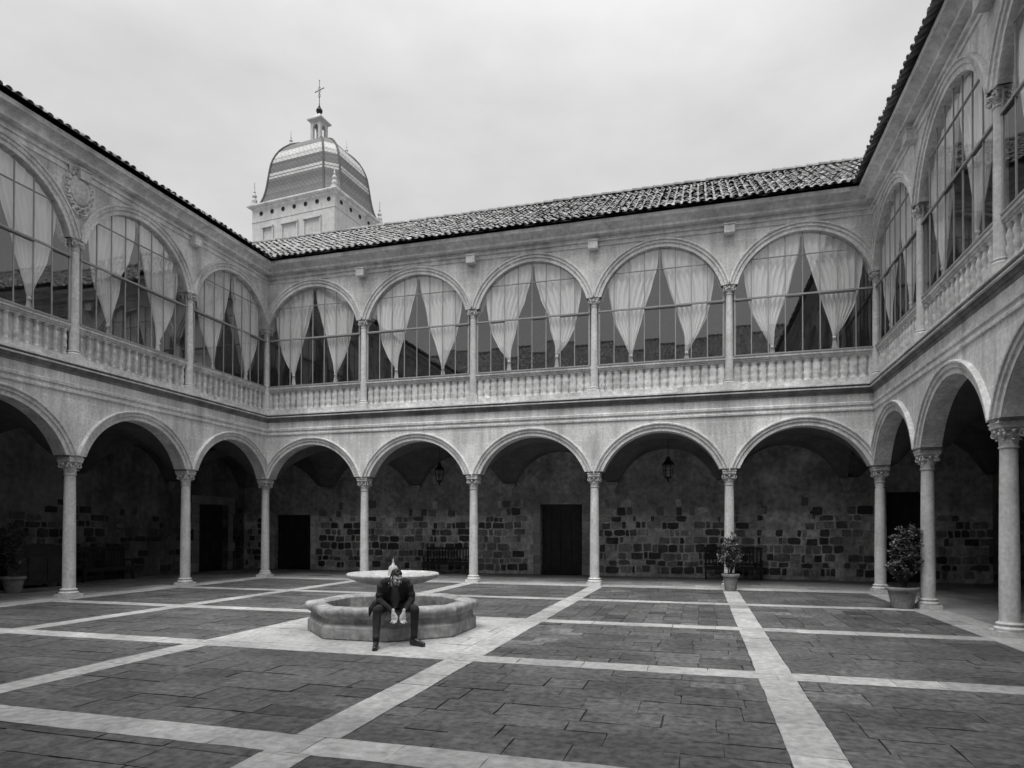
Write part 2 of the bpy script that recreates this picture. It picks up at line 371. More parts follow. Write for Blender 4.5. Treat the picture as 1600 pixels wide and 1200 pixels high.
def tile_roof(T, U0, U1, v0, v1, z0, tan, mitre0, mitre1, name, parent, rows=None):
    """barrel tiles: covers and channels, each row overlapping the next, u=along, v=up the slope"""
    sp = .236; L = sqrt((v1-v0)**2*(1+tan*tan)); cl = 1/sqrt(1+tan*tan); sl = tan*cl
    expo = .31; nr = int(L/expo)+1; mb = MB()
    def put(uc, s0, ln, r0, r1, base, up, tone, yaw, lift, thick):
        vs = []; seg = 6
        for k, (s, r) in enumerate(((s0, r0), (s0+ln, r1))):
            for i in range(seg+1):
                a = pi*i/seg; du = r*cos(a)*1.05; dn = (r*sin(a)*.72 if up else -r*sin(a)*.4)+base+(lift if k == 0 else 0)
                uu = uc+du+(yaw*(s-s0)); vs.append((uu, s, dn))
        fs = [(i, i+1, seg+2+i, seg+1+i) for i in range(seg)]
        if thick:
            n0 = len(vs)
            for i in range(seg+1):
                a = pi*i/seg; r = r0-.016; vs.append((uc+r*cos(a)*1.05, s0, (r*sin(a)*.72 if up else -r*sin(a)*.4)+base+lift-(.0 if up else .0)))
            fs += [(i, i+1, n0+i+1, n0+i) for i in range(seg)]
            n1 = len(vs)
            for i in range(seg+1):
                x, y, z = vs[n0+i]; vs.append((x, s0+.25, z))
            fs += [(n0+i, n0+i+1, n1+i+1, n1+i) for i in range(seg)]
        w = []
        for u, s, dn in vs:
            v = v0+s*cl-dn*sl; z = z0+s*sl+dn*cl; w.append(T(u, v, z))
        mb.mesh(w, fs, tone)
    n = int((U1-U0)/sp); su = (U1-U0)/n
    off = int((v1-v0)/su)+2
    for i in range(-off, n+off):
        for j in range(nr):
            s0 = j*expo - (.06 if j == 0 else 0)
            v = v0+s0*cl; uc = U0+(i+.5)*su
            lo = U0-v if mitre0 else U0; hi = U1+v if mitre1 else U1
            for up in (True, False):
                u = uc if up else uc+su/2
                if u < lo-.1 or u > hi+.1: continue
                if s0 > L: continue
                tone = max(.45, random.gauss(1.1 if up else .95, .2))
                if random.random() < .05: tone *= 1.3
                put(u+random.gauss(0,.012), s0+random.gauss(0,.025), expo+.07, .084 if up else .085, .068 if up else .095,
                    .03 if up else .07, up, tone, random.gauss(0,.05), random.uniform(.004,.035) if up else 0, j == 0)
    # deck under the tiles
    z = lambda v: z0+(v-v0)*tan-.05
    lo0, lo1 = (U0-v0, U0-v1) if mitre0 else (U0, U0); hi0, hi1 = (U1+v0, U1+v1) if mitre1 else (U1, U1)
    mb.face([T(lo0, v0+.1, z(v0+.1)), T(hi0, v0+.1, z(v0+.1)), T(hi1, v1, z(v1)), T(lo1, v1, z(v1))], .5)
    # ridge tiles
    u = lo1; 
    while u < hi1:
        vs = []
        for k, (uu, r) in enumerate(((u, .13), (u+.44, .11))):
            for i in range(7):
                a = pi*i/6; vs.append(T(uu, v1+r*cos(a), z(v1)+.09+r*sin(a)+(.02 if k == 0 else 0)))
        mb.mesh(vs, [(i, i+1, 8+i, 7+i) for i in range(6)], max(.5, random.gauss(1.05,.15))); u += .38
    return mb.build(name, M_tile, parent, fix=False)

def sweep(mb, prof, U0, U1, T, m0=True, m1=True, close=True, tone=1.):
    """extrude a (v,z) profile along u; inner corners mitred (the profile in front of v=0 shortens by its projection)"""
    n = len(prof); A = [T(U0-(v if m0 else 0), v, z) for v, z in prof]; B = [T(U1+(v if m1 else 0), v, z) for v, z in prof]
    mb.mesh(A+B, [(i, (i+1) % n, n+(i+1) % n, n+i) for i in range(n if close else n-1)], tone)

def arcpts(R, half, zs, zc, n):
    """points of the arc from left to right; ends where it meets z=zs or |du|=half"""
    c = zc-R
    x = min(half, sqrt(max(0, R*R-(zs-c)**2)) if zs > c else R); th = math.acos(min(1, x/R))
    return [(-R*cos(th+(pi-2*th)*i/n), c+R*sin(th+(pi-2*th)*i/n)) for i in range(n+1)]

def make_wing(name, label, T, cols, L, mitre=True, rz=0, Td=None, detail=3, bays=None, door=None, rub=None):
    root = empty(name, T(L/2, 0, 0)); RP = root.location.copy()
    setp(root, label, 'arcade wing')
    raw = T; T = lambda u, v, z: tuple(Vector(raw(u, v, z))-RP)
    nb = len(cols)-1; FR, BK = -.2, .2
    for lev, (zs, zcr, zt, nm) in enumerate(((Z_SP, Z_CR, 5.98, 'lower_arcade_wall'), (U_SP, U_CR, 11.35, 'upper_arcade_wall'))):
        mb = MB(); zb = zs
        for k in range(nb):
            u0, u1 = cols[k], cols[k+1]; um = (u0+u1)/2; h = (u1-u0)/2; R = h-.17
            A = arcpts(R, h-.15, zs, zcr, 40); n = len(A)
            for v, flip in ((FR, 0), (BK, 1)):
                e0 = u0 if k or v > 0 else .2; e1 = u1 if k < nb-1 or v > 0 else u1-.2
                if k == 0 and v > 0: e0 = u0-(.2 if lev else .2)
                pts = [(e0, zs)]+[(um+a, z) for a, z in A]+[(e1, zs)]
                for i in range(len(pts)-1):
                    (a, z), (a2, z2) = pts[i], pts[i+1]
                    if abs(a-a2) < 1e-6: continue
                    mb.face([T(a, v, z), T(a2, v, z2), T(a2, v, zt), T(a, v, zt)])
            for i in range(n-1):
                mb.face([T(um+A[i][0], FR, A[i][1]), T(um+A[i][0], BK, A[i][1]), T(um+A[i+1][0], BK, A[i+1][1]), T(um+A[i+1][0], FR, A[i+1][1])], .97)
        for k in range(nb+1):   # pier undersides and impost blocks
            u = cols[k]; w = .17+.02
            l, r = (u-.19, u+.19)
            mb.face([T(l, FR, zs), T(r, FR, zs), T(r, BK, zs), T(l, BK, zs)])
        mb.build(nm, M_stone, root, fix=False)
        for k in range(nb+1):
            ib = MB(); u = cols[k]; zc = zs-.15 if lev == 0 else zs-.03
            w = .19 if lev == 0 else .17
            if lev == 0:
                ib.box(u-w, u+w, -.215, .215, zc, zs+.0-.08, T=T); ib.box(u-w-.015, u+w+.015, -.23, .23, zs-.08, zs-.05, T=T); ib.box(u-w+.012, u+w-.012, -.212, .212, zs-.05, zs+.004, T=T)
            else:
                ib.box(u-w, u+w, -.205, .205, zc, zs+.003, T=T)
            ib.build('impost_block', M_mould, root)
        # archivolts, one mesh per arch
        for k in range(nb):
            u0, u1 = cols[k], cols[k+1]; um = (u0+u1)/2; h = (u1-u0)/2; R = h-.17; ar = MB(); n = 48
            rings = [(0,-.2),(0,-.225),(.10,-.225),(.112,-.24),(.118,-.262),(.20,-.268),(.205,-.30),(.245,-.305),(.26,-.28),(.262,-.2)]
            P = [arcpts(R+dr, h-.004 if dr > .1 else h, zs if dr < .12 else zs, zcr+dr, n) for dr, _ in rings]
            vs = []
            for (dr, pv), A in zip(rings, P):
                vs += [T(um+a, pv, z) for a, z in A]
            m = n+1; fs = [(j*m+i, j*m+i+1, (j+1)*m+i+1, (j+1)*m+i) for j in range(len(rings)-1) for i in range(n)]
            ar.mesh(vs, fs); ar.build('archivolt', M_mould, root, smooth=28)
    # mouldings between the storeys
    mb = MB()
    sweep(mb, [(-.2,5.20),(-.235,5.21),(-.24,5.26),(-.225,5.28),(-.225,5.34),(-.255,5.36),(-.26,5.43),(-.23,5.45),(-.2,5.455)], 0, L, T, mitre, mitre)
    mb.build('string_course', M_mould, root)
    mb = MB()
    sweep(mb, [(-.2,5.68),(-.215,5.685),(-.22,5.76),(-.25,5.765),(-.26,5.80),(-.27,5.815),(-.28,5.84),(-.30,5.86),(-.31,5.863),(-.31,5.895),(-.30,5.90),(-.30,5.918),(.2,5.918),(.2,5.69)], 0, L, T, mitre, mitre)
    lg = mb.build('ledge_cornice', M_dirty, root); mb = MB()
    sweep(mb, [(-.29,5.835),(-.335,5.84),(-.335,5.872),(-.29,5.875)], 0, L, T, mitre, mitre); mb.build('ledge_fillet', M_mould, lg); mb = MB()
    sweep(mb, [(-.34,5.92),(-.36,5.925),(-.36,5.968),(-.35,5.972),(-.2,5.99),(.2,5.99),(.2,5.92)], 0, L, T, mitre, mitre); mb.build('ledge_slab', M_mould, lg)
    mb = MB()
    sweep(mb, [(-.2,10.79),(-.235,10.795),(-.24,10.83),(-.225,10.835),(-.225,10.93),(-.285,10.935),(-.29,10.985),(-.265,10.99),(-.265,11.08),(-.40,11.085),(-.43,11.09),(-.45,11.10),(-.45,11.155),(-.42,11.16),(-.42,11.18),(-.445,11.22),(-.50,11.27),(-.56,11.30),(-.60,11.315),(-.655,11.32),(-.66,11.33),(-.66,11.445),(-.4,11.46),(.2,11.46),(.2,11.3)], 0, L, T, mitre, mitre)
    mb.build('eaves_cornice', M_eave, root)
    # roof
    tile_roof(T, 0, L, -.75, 4.0, 11.50, .63, True, True, 'roof', root)
    mb = MB()    # rear slope, outer wall, closing volume
    mb.face([T(-4, 4.0, 14.45), T(L+4, 4.0, 14.45), T(L+8.9, 8.9, 11.4), T(-8.9, 8.9, 11.4)])
    mb.build('rear_roof_slope', M_tile, root, fix=False)
    mb = MB(); mb.box(-8.6, L+8.6, 8.4, 8.6, -.05, 11.6, T=T); mb.build('outer_wall', M_stone, root)
    # galleries
    mb = MB(); dv = 4.4
    holes = door or []
    us = sorted(set([-4.4, L+4.4]+[x for d in holes for x in d[:2]]))
    for a, b_ in zip(us, us[1:]):
        d = [q for q in holes if q[0] <= a+1e-6 and q[1] >= b_-1e-6]
        mb.face([T(a, dv, d[0][2] if d else 0), T(b_, dv, d[0][2] if d else 0), T(b_, dv, 5.6), T(a, dv, 5.6)])
    for (a, b_, zz) in holes:
        mb.mesh([T(a, dv, 0), T(a, dv+.5, 0), T(a, dv+.5, zz), T(a, dv, zz), T(b_, dv, 0), T(b_, dv+.5, 0), T(b_, dv+.5, zz), T(b_, dv, zz)], [(0,1,2,3),(4,5,6,7),(3,2,6,7),(1,2,6,5)])
    if rub: rubble(mb, T, -4.3, L+4.3 if detail > 3 else 12, 4.4, *rub)
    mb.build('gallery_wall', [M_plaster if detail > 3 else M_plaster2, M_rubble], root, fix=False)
    vb = MB(); n = 24
    bl = [(cols[k], cols[k+1]) for k in range(nb)]+[(-4.4, -.0)]
    for u0, u1 in bl:
        h = (u1-u0)/2; um = (u0+u1)/2; R = h-.17; c = Z_CR-R; Rv = 1.93; cv = 4.95-Rv
        vs = []
        for i in range(n+1):
            for j in range(n+1):
                u = u0+(u1-u0)*i/n; v = .2+4.2*j/n; du = u-um; dvv = v-2.3
                a = c+sqrt(max(0, R*R-du*du)) if abs(du) < R else Z_SP; b2 = cv+sqrt(max(0, Rv*Rv-dvv*dvv)) if abs(dvv) < Rv else Z_SP
                vs.append(T(u, v, max(a, b2, Z_SP)+.01))
        vb.mesh(vs, [(i*(n+1)+j, (i+1)*(n+1)+j, (i+1)*(n+1)+j+1, i*(n+1)+j+1) for i in range(n) for j in range(n)])
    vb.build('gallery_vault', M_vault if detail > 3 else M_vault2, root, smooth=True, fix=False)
    mb = MB(); mb.face([T(-.2,.2,6.08), T(L+.2,.2,6.08), T(L+4.4,4.4,6.08), T(-4.4,4.4,6.08)]); mb.face([T(-.2,.2,11.2), T(L+.2,.2,11.2), T(L+4.4,4.4,11.2), T(-4.4,4.4,11.2)])
    mb.face([T(-4.4,4.4,6.0), T(L+4.4,4.4,6.0), T(L+4.4,4.4,11.3), T(-4.4,4.4,11.3)])
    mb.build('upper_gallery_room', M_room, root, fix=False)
    for k in range(nb+1):     # wall corbels that carry the vault
        cbm = MB(); vs = []
        for d, w, z in ((.03,.05,3.16),(.07,.10,3.22),(.09,.12,3.30),(.13,.17,3.42),(.20,.24,3.50),(.22,.26,3.51),(.22,.26,3.60),(.20,.24,3.625)):
            vs += [T(cols[k]-w, 4.4, z), T(cols[k]+w, 4.4, z), T(cols[k]+w, 4.4-d, z), T(cols[k]-w, 4.4-d, z)]
        cbm.mesh(vs, [(j*4+q, j*4+(q+1) % 4, (j+1)*4+(q+1) % 4, (j+1)*4+q) for j in range(7) for q in range(4)]+[(0,1,2,3),(28,29,30,31)])
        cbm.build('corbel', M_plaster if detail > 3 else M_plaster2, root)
    # columns
    for k in range(nb+1):
        if k == 0 and not bays.get('corner0'): continue
        if k == nb and not bays.get('corner1'): continue
        for nm, ms, z, v in (('lower_column', LOWER, 0, 0), ('upper_column', UPPER, U_Z0, -.09)):
            uu = cols[k]
            vv = v
            if z and k == 0: uu = -v
            if z and k == nb: uu = L+v
            p = T(uu, vv, z); o = empty(nm, p, 0, root)
            for q, me in zip(('base','shaft','capital'), ms): inst(q, me, (0,0,0), 0, o)
            if z and rz:
                pass
    # bays: balustrade, window
    for k in range(nb):
        u0, u1 = cols[k], cols[k+1]; um = (u0+u1)/2; h = (u1-u0)/2
        a, b_ = u0+.10, u1-.10
        if k == 0: a = .06
        if k == nb-1: b_ = L-.06
        mb = MB(); mb.box(a, b_, .02, .16, 6.08, 6.84, T=T, tone=.95); mb.box(a, b_, -.15, .17, 5.98, 6.16, T=T)
        bal = mb.build('balustrade', M_bal, root)
        mb = MB()
        for q in (mb,):
            q.box(a, b_, -.07, .18, 6.835, 6.88, T=T); q.box(a, b_, -.10, .2, 6.88, 6.93, T=T); q.box(a, b_, -.135, .22, 6.93, 7.0, T=T)
            # small hanging dentil arches under the rail
            m_ = int((b_-a)/.245)
            for i in range(m_+1):
                uu = a+(b_-a)*i/m_; q.box(max(a, uu-.04), min(b_, uu+.04), -.04, .02, 6.80, 6.834, T=T, tone=.9)
        mb.build('rail', M_mould, bal)
        if k < detail:
            nB = int((b_-a)/.243); 
            for i in range(nB):
                uu = a+(b_-a)*(i+.5)/nB; inst('baluster', BAL, T(uu, .0, 6.155), rz, bal, scale=(1.38,.62,1))
        # window frame + glass
        R = h-.17; c = U_CR-R; VG = -.115; zt = lambda du: c+sqrt(max(.0001, (R+.02)**2-du*du)) if abs(du) < R+.02 else U_SP
        fr = MB(); nd = 8 if k % 2 == 0 or True else 7
        xs = [-h+.16+(2*h-.32)*i/nd for i in range(nd+1)]
        for i, x in enumerate(xs):
            wd_ = .014 if 0 < i < nd else .03
            top = zt(x) if abs(x) < R-.03 else U_SP
            fr.box(um+x-wd_, um+x+wd_, VG-.014, VG+.012, 7.0, top, T=T)
        fr.box(um-h+.13, um+h-.13, VG-.035, VG+.025, 8.70, 8.745, T=T); 
        for i in random.sample(range(nd), 4):
            fr.box(um+xs[i]+.01, um+xs[i+1]-.01, VG-.045, VG+.03, 8.66, 8.69, T=T, tone=.35)
        zz = 9.88; x = sqrt((R+.02)**2-(zz-c)**2); fr.box(um-x, um+x, VG-.025, VG+.02, zz, zz+.022, T=T)
        fr.box(um-h+.13, um+h-.13, VG-.04, VG+.03, 7.0, 7.04, T=T)
        win = fr.build('window', M_steel, root)
        gl = MB()
        for i in range(nd):
            for z0, z1 in ((7.0, 8.72), (8.72, 9.89), (9.89, 10.62)):
                ul, ur = xs[i], xs[i+1]
                if z1 > 10 and min(abs(ul), abs(ur)) > 1.5: continue
                tz = random.gauss(0, .006); tu = random.gauss(0, .004)
                def pv(u, z): return VG+tz*(z-(z0+z1)/2)+tu*(u-(ul+ur)/2)
                gl.face([T(um+ul, pv(ul,z0), z0), T(um+ur, pv(ur,z0), z0), T(um+ur, pv(ur,z1), z1), T(um+ul, pv(ul,z1), z1)])
        gl.build('glass', M_glass, win, fix=False)
    # stub blocks under the eaves
    for k in range(1, nb):
        mb = MB(); u = cols[k]; mb.box(u-.15, u+.15, -.44, -.2, 10.66, 10.90, T=T); mb.box(u-.17, u+.17, -.46, -.2, 10.90, 10.935, T=T)
        mb.build('waterspout_block', M_mould, root)
    root['_rp'] = tuple(RP)
    return root, T

def rubble(mb, T, U0, U1, v, hmax, avoid, seed, dens=1.):
    """irregular dark stones left bare where the plaster has gone; one mesh (surface pattern of the wall)"""
    rnd = random.Random(seed); z = .12
    ph = [rnd.uniform(0, 6.28) for _ in range(4)]
    def cover(u, z):
        lim = 1.75+.28*sin(u*.9+ph[0])+.22*sin(u*2.1+ph[1])+.15*sin(u*4.3+ph[2]) + (1.1 if (u % 4.1) > 3.3 or (u % 4.1) < .5 else 0)*.5*(1+sin(u*1.3+ph[3]))
        q = .42*sin(u*1.7+z*1.9+ph[1])+.3*sin(u*3.1-z*2.3+ph[2])
        if z < lim: return .97 if q < .45 else .6
        return .45*max(0, 1-(z-lim)/1.1)
    while z < hmax:
        h = rnd.uniform(.19, .36); u = U0+rnd.uniform(0, .2)
        while u < U1:
            w = rnd.choice((rnd.uniform(.14,.24), rnd.uniform(.25,.42), rnd.uniform(.35,.58)))
            um = u+w/2
            if rnd.random() < cover(um, z)*dens and not any(a-.08 < u+w and u < b+.08 and z < zz+.1 for a, b, zz in avoid):
                gp = rnd.uniform(.010, .028); j = .03; n = 10; pts = []
                x0, x1, z0, z1 = u+gp, u+w-gp, z+gp*.7, z+h-gp*.7
                cx, cz = (x0+x1)/2, (z0+z1)/2+.02*sin(u*2.7+ph[1])+.012*sin(u*6+ph[2]); skew = rnd.uniform(-1,1); e = rnd.uniform(3.5, 9)
                for i in range(n):
                    a = 2*pi*i/n+.3; ca, sa = cos(a), sin(a)
                    px = abs(ca)**(2/e)*(1 if ca > 0 else -1)*(x1-x0)/2; pz = abs(sa)**(2/e)*(1 if sa > 0 else -1)*(z1-z0)/2
                    pts.append((cx+px+rnd.uniform(-.018,.018)+.1*(cz-z0)*skew, cz+pz+rnd.uniform(-.018,.018)))
                d = rnd.uniform(.008, .05)
                vs = [T(p, v+.01, q) for p, q in pts]+[T(cx+(p-cx)*.9, v-d, cz+(q-cz)*.86) for p, q in pts]
                mb.mesh(vs, [(i, (i+1) % n, n+(i+1) % n, n+i) for i in range(n)]+[tuple(range(n, 2*n))], rnd.choice((.35,.5,.7,.9,1.2,1.6,2.2))*rnd.uniform(.85,1.15)*(1 if hmax > 2.7 else .28), 1)  # side-wing stones toned down to suit the plaster's painted shade
            u += w
        z += h

Tb = lambda u, v, z: (u, v, z)
Tl = lambda u, v, z: (-v, -u, z)
Tr = lambda u, v, z: (W+v, -u, z)
Tf = lambda u, v, z: (u, YF-v, z)
LF = -YF
bdoors = [(-2.83, -.95, 2.42), (9.46, 11.13, 2.78), (21.75, 22.9, 3.1)]
back, TB = make_wing('arcade_wing', 'arcade wing at the back with five arches per storey and a dark door', Tb, [S*i for i in range(6)], W, bays=dict(corner0=1, corner1=1), detail=5, door=bdoors, rub=(2.9, [(-3.0,-.8,2.6), (9.05,11.55,3.0), (21.6,23.0,3.2)], 3))
ldoors = [(-3.35, -1.6, 2.8)]
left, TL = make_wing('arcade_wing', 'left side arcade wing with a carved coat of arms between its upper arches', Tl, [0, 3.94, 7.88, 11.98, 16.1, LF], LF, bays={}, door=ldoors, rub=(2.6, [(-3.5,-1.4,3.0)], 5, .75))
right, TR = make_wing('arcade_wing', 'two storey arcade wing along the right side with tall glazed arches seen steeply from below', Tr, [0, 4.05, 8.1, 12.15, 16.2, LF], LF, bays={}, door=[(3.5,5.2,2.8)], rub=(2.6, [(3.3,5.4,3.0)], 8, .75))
front, TF = make_wing('arcade_wing', 'opposite arcade wing, seen only as a dark roof line reflected in the back windows', Tf, [S*i for i in range(6)], W, bays=dict(corner0=1, corner1=1), detail=0)
# doors and their ashlar surrounds
def door(T, root, a, b_, zt, v=4.4, leaves=2, surround=True):
    mb = MB(); mb.box(a+.02, b_-.02, v+.30, v+.36, 0, zt-.01, T=T); d = mb.build('door', M_wood, root)
    w = (b_-a)/leaves
    for i in range(leaves):
        pn = MB(); nz = 4
        for j in range(nz):
            for q in range(2):
                x0 = a+w*i+.06+q*(w-.08)/2; z0 = .12+j*(zt-.2)/nz
                pn.box(x0, x0+(w-.2)/2, v+.265, v+.30, z0, z0+(zt-.2)/nz-.1, T=T)
        pn.build('door_panels', M_wood, d)
    hb = MB(); hb.tube([T(a+w-.07, v+.27, 1.15), T(a+w-.07, v+.2, 1.15), T(a+w-.07, v+.2, 1.0), T(a+w-.07, v+.27, 1.0)], .014, 6); hb.build('handle', M_iron, d)
    if surround:
        sb = MB(); rnd = random.Random(4)
        for side in (0, 1):
            z = 0
            while z < zt+.02:
                h = min(rnd.uniform(.34,.5), zt+.03-z); wd_ = rnd.choice((.28, .42, .5))
                if h < .05: break
                x0, x1 = (a-wd_, a-.003) if side == 0 else (b_+.003, b_+wd_)
                sb.box(x0, x1, v-.03, v+.1, z+.008, z+h-.008, T=T, tone=rnd.uniform(.8,1.25)); z += h
        x = a-.4
        while x < b_+.35:
            ww = rnd.uniform(.3,.5); sb.box(x+.006, min(x+ww, b_+.42)-.006, v-.03, v+.1, zt+.035, zt+.36, T=T, tone=rnd.uniform(.7,1.1)); x += ww
        sb.build('door_surround', M_ashlar, root)
door(TB, back, *bdoors[1]); door(TB, back, *bdoors[0], surround=False); door(TB, back, *bdoors[2], surround=False)
door(TL, left, *ldoors[0]); door(TR, right, 3.5, 5.2, 2.8)

# coat of arms on the left wing
cb = MB(); cy0, cz0 = 7.93, 10.40
def ringpt(a, rx, rz): return (cy0+rx*cos(a), cz0+rz*sin(a))
n = 28
for (rx0, rz0, d0), (rx1, rz1, d1) in (((.40,.55,-.198),(.38,.53,-.245)), ((.38,.53,-.245),(.31,.41,-.25)), ((.31,.41,-.25),(.27,.36,-.33)), ((.27,.36,-.33),(.16,.22,-.39)), ((.16,.22,-.39),(.01,.01,-.41))):
    vs = []
    for rx, rz, d in ((rx0, rz0, d0), (rx1, rz1, d1)):
        for i in range(n):
            u, z = ringpt(2*pi*i/n, rx, rz); vs.append(TL(u, d, z))
    cb.mesh(vs, [(i, (i+1) % n, n+(i+1) % n, n+i) for i in range(n)])
coat = cb.build('coat_of_arms', M_mould, left, smooth=35); setp(coat, 'oval carved shield with scrolled edges')
sc = MB(); rnd = random.Random(2)
for i in range(16):
    a = 2*pi*i/16+.1; u, z = ringpt(a, .36, .50); pts = []; rs = []
    for k in range(12):
        t = k/11; th = a+pi/2+t*5; q = .075*(1-.65*t)
        pts.append(TL(u+q*cos(th), -.27-.04*sin(t*3), z+q*sin(th))); rs.append(.036*(1-.4*t))
    sc.tube(pts, rs, 6)
for k in range(9):   # crest leaves on top and hanging tip below
    a = radians(55+k*8.75); u, z = ringpt(a, .40, .56); sc.tube([TL(u, -.24, z-.06), TL(cy0+(u-cy0)*1.15, -.3, z+.04), TL(cy0+(u-cy0)*1.2, -.27, z+.1)], [.03,.035,.012], 6)
for sgn in (-1, 1):
    sc.tube([TL(cy0+sgn*.12,-.25,cz0-.44), TL(cy0+sgn*.2,-.3,cz0-.56), TL(cy0+sgn*.07,-.3,cz0-.62), TL(cy0+sgn*.02,-.26,cz0-.55)], [.035,.04,.035,.02], 6)
sc.build('scrollwork', M_mould, coat, smooth=50)

# ------------------------------------------------------------------ curtains
def curtain_mesh(T, um, h, side, seed, spread=1., tie=.88, low=7.08, lift=0.):
    """sheer curtain hung under the arch, gathered to a knot near the sill; side -1 left, +1 right"""
    R = h-.17; c = U_CR-R; rnd = random.Random(seed); nt_, nz = 54, 26
    zk = low+.22+lift; k = tie*(h/2.05)
    def edge(tbl, z):
        for (z0, a), (z1, b) in zip(tbl, tbl[1:]):
            if z >= z1:
                t = (z-z1)/(z0-z1); return b+(a-b)*min(1, t)
        return tbl[-1][1]
    inn = [(10.6,.04),(9.9,.14),(9.3,.27),(8.8,.42*spread),(8.3,.58),(7.8,.74),(zk+.08,k-.05),(zk,k-.035),(low,k-.075)]
    outr = [(10.6,.6),(9.9,1.40),(9.3,1.56),(8.8,1.52),(8.3,1.40),(7.8,1.15),(zk+.08,k+.06),(zk,k+.035),(low,k+.075)]
    A = [rnd.uniform(0, 6.28) for _ in range(6)]; nf = rnd.uniform(6.5, 8.5)
    vs = []
    for i in range(nt_+1):
        t = i/nt_; ut = .05+(min(R-.06, 1.62*h/2.05)-.05)*t; zt = c+sqrt(max(0, R*R-ut*ut))-.015
        for j in range(nz+1):
            s = j/nz; z = zt+(low-zt)*s
            a, b = edge(inn, z)*(h/2.05), min(edge(outr, z)*(h/2.05), sqrt(max(.01, R*R-max(0, z-c)**2))-.04)
            w = min(1, s*3.2); w = w*w*(3-2*w); u = ut*(1-w)+(a+(b-a)*t)*w
            tau = min(1., abs(z-zk)/1.6)
            fold = (.020+.035*tau)*sin(2*pi*nf*t+A[0]+.5*sin(2*z+A[1]))+.012*sin(2*pi*nf*2.3*t+A[2])*(1-tau)
            belly = .02*sin(pi*s)
            vs.append(T(um+side*u, -.01+fold*(.35+.65*min(1, s*4))+belly*.4, z))
    fs = [(i*(nz+1)+j, (i+1)*(nz+1)+j, (i+1)*(nz+1)+j+1, i*(nz+1)+j+1) for i in range(nt_) for j in range(nz)]
    mb = MB(); mb.mesh(vs, fs); return mb
ordn = ['first','second','third','fourth','fifth']
def curtains(T, RP, cols, n, where, names, opts={}):
    T2 = lambda u, v, z: T(u, v, z)
    for k in range(n):
        um = (cols[k]+cols[k+1])/2; h = (cols[k+1]-cols[k])/2
        for side in (-1, 1):
            o = opts.get((k, side), {})
            mb = curtain_mesh(T2, um, h, side, 100+k*7+side+n*13, **o)
            ob = mb.build('curtain', M_curt, smooth=True, fix=False)
            tb = MB(); tie = o.get('tie', .88)*(h/2.05); zk = o.get('low', 7.08)+.22+o.get('lift', 0.)
            tb.lathe([(.04,-.03),(.056,-.02),(.056,.02),(.04,.03)], (um+side*tie, -.01, zk), 12, T=T2)
            tb.build('tie_band', M_curt, ob, smooth=True)
            hand = names(side)
            setp(ob, f'sheer white tied curtain in the {hand} half of the {where(k)}', 'curtain', 'sheer curtains in the upper windows')
rg = random.Random(11)
lw = lambda s: 'left' if s < 0 else 'right'
bo = {(k, s): dict(tie=rg.uniform(.80,.95), spread=rg.uniform(.8,1.25), lift=rg.uniform(-.06,.12)) for k in range(5) for s in (-1, 1)}
curtains(Tb, None, [S*i for i in range(6)], 5, lambda k: f'{ordn[k]} back window from left', lw, bo)
curtains(Tl, None, [0, 3.94, 7.88, 11.98], 3, lambda k: f'{ordn[k]} left wing window from corner', lambda s: 'right' if s < 0 else 'left', {(k, s): dict(tie=rg.uniform(.80,.95), spread=rg.uniform(.8,1.25)) for k in range(5) for s in (-1, 1)})
curtains(Tr, None, [0, 4.05, 8.1, 12.15], 3, lambda k: f'{ordn[k]} right wing window from corner', lw, {(k, s): dict(tie=rg.uniform(.80,.95), spread=rg.uniform(.8,1.25)) for k in range(5) for s in (-1, 1)})

# ------------------------------------------------------------------ fountain
FC = (10.305, -10.31); FR_ = 1.47
fo = empty('fountain', (FC[0], FC[1], 0)); setp(fo, 'octagonal stone basin with a round marble bowl rising from its centre', 'fountain')
def octo(mb, prof, seg_j=1, tone=1., off=radians(22.5)):
    vs = []
    rr = random.Random(5)
    for r, z in prof:
        for k in range(8): vs.append((r*cos(off+k*pi/4), r*sin(off+k*pi/4), z))
    n = len(prof); mb.mesh(vs, [(j*8+k, j*8+(k+1) % 8, (j+1)*8+(k+1) % 8, (j+1)*8+k) for j in range(n-1) for k in range(8)], tone)
mb = MB(); q = FR_
octo(mb, [(q-.02,0),(q,.02),(q,.19),(q-.012,.205),(q-.05,.235),(q-.055,.25),(q-.055,.335)])
octo(mb, [(q-.27,.40),(q-.27,.10),(q-.30,.08),(.01,.08)])
mb.build('basin', M_fount, fo)
mb = MB()
octo(mb, [(q-.06,.33),(q-.015,.345),(q+.03,.375),(q+.05,.41),(q+.055,.45),(q+.04,.485),(q+.01,.505),(q-.05,.515),(q-.17,.515),(q-.235,.50),(q-.265,.47),(q-.27,.39)])
mb.build('rim', M_fount, fo, smooth=35)
mb = MB(); mb.lathe([(.30,.08),(.30,.16),(.25,.18),(.16,.22),(.12,.30),(.11,.42),(.15,.50),(.17,.56),(.13,.62),(.12,.70),(.2,.78)], seg=24); mb.build('pedestal', M_bowl, fo, smooth=40)
mb = MB(); mb.lathe([(.12,.76),(.30,.775),(.55,.82),(.70,.875),(.765,.905),(.80,.915),(.812,.935),(.812,.965),(.795,.985),(.75,.985),(.70,.965),(.45,.92),(.10,.90)], seg=64); mb.build('upper_bowl', M_bowl, fo, smooth=40)
mb = MB(); mb.lathe([(.10,.90),(.095,.985),(.088,1.0),(.086,1.04),(.078,1.08),(.06,1.11),(.035,1.12),(.026,1.15),(.02,1.155),(.014,1.20),(.006,1.24)], seg=20); mb.build('spout', M_bowl, fo, smooth=40)
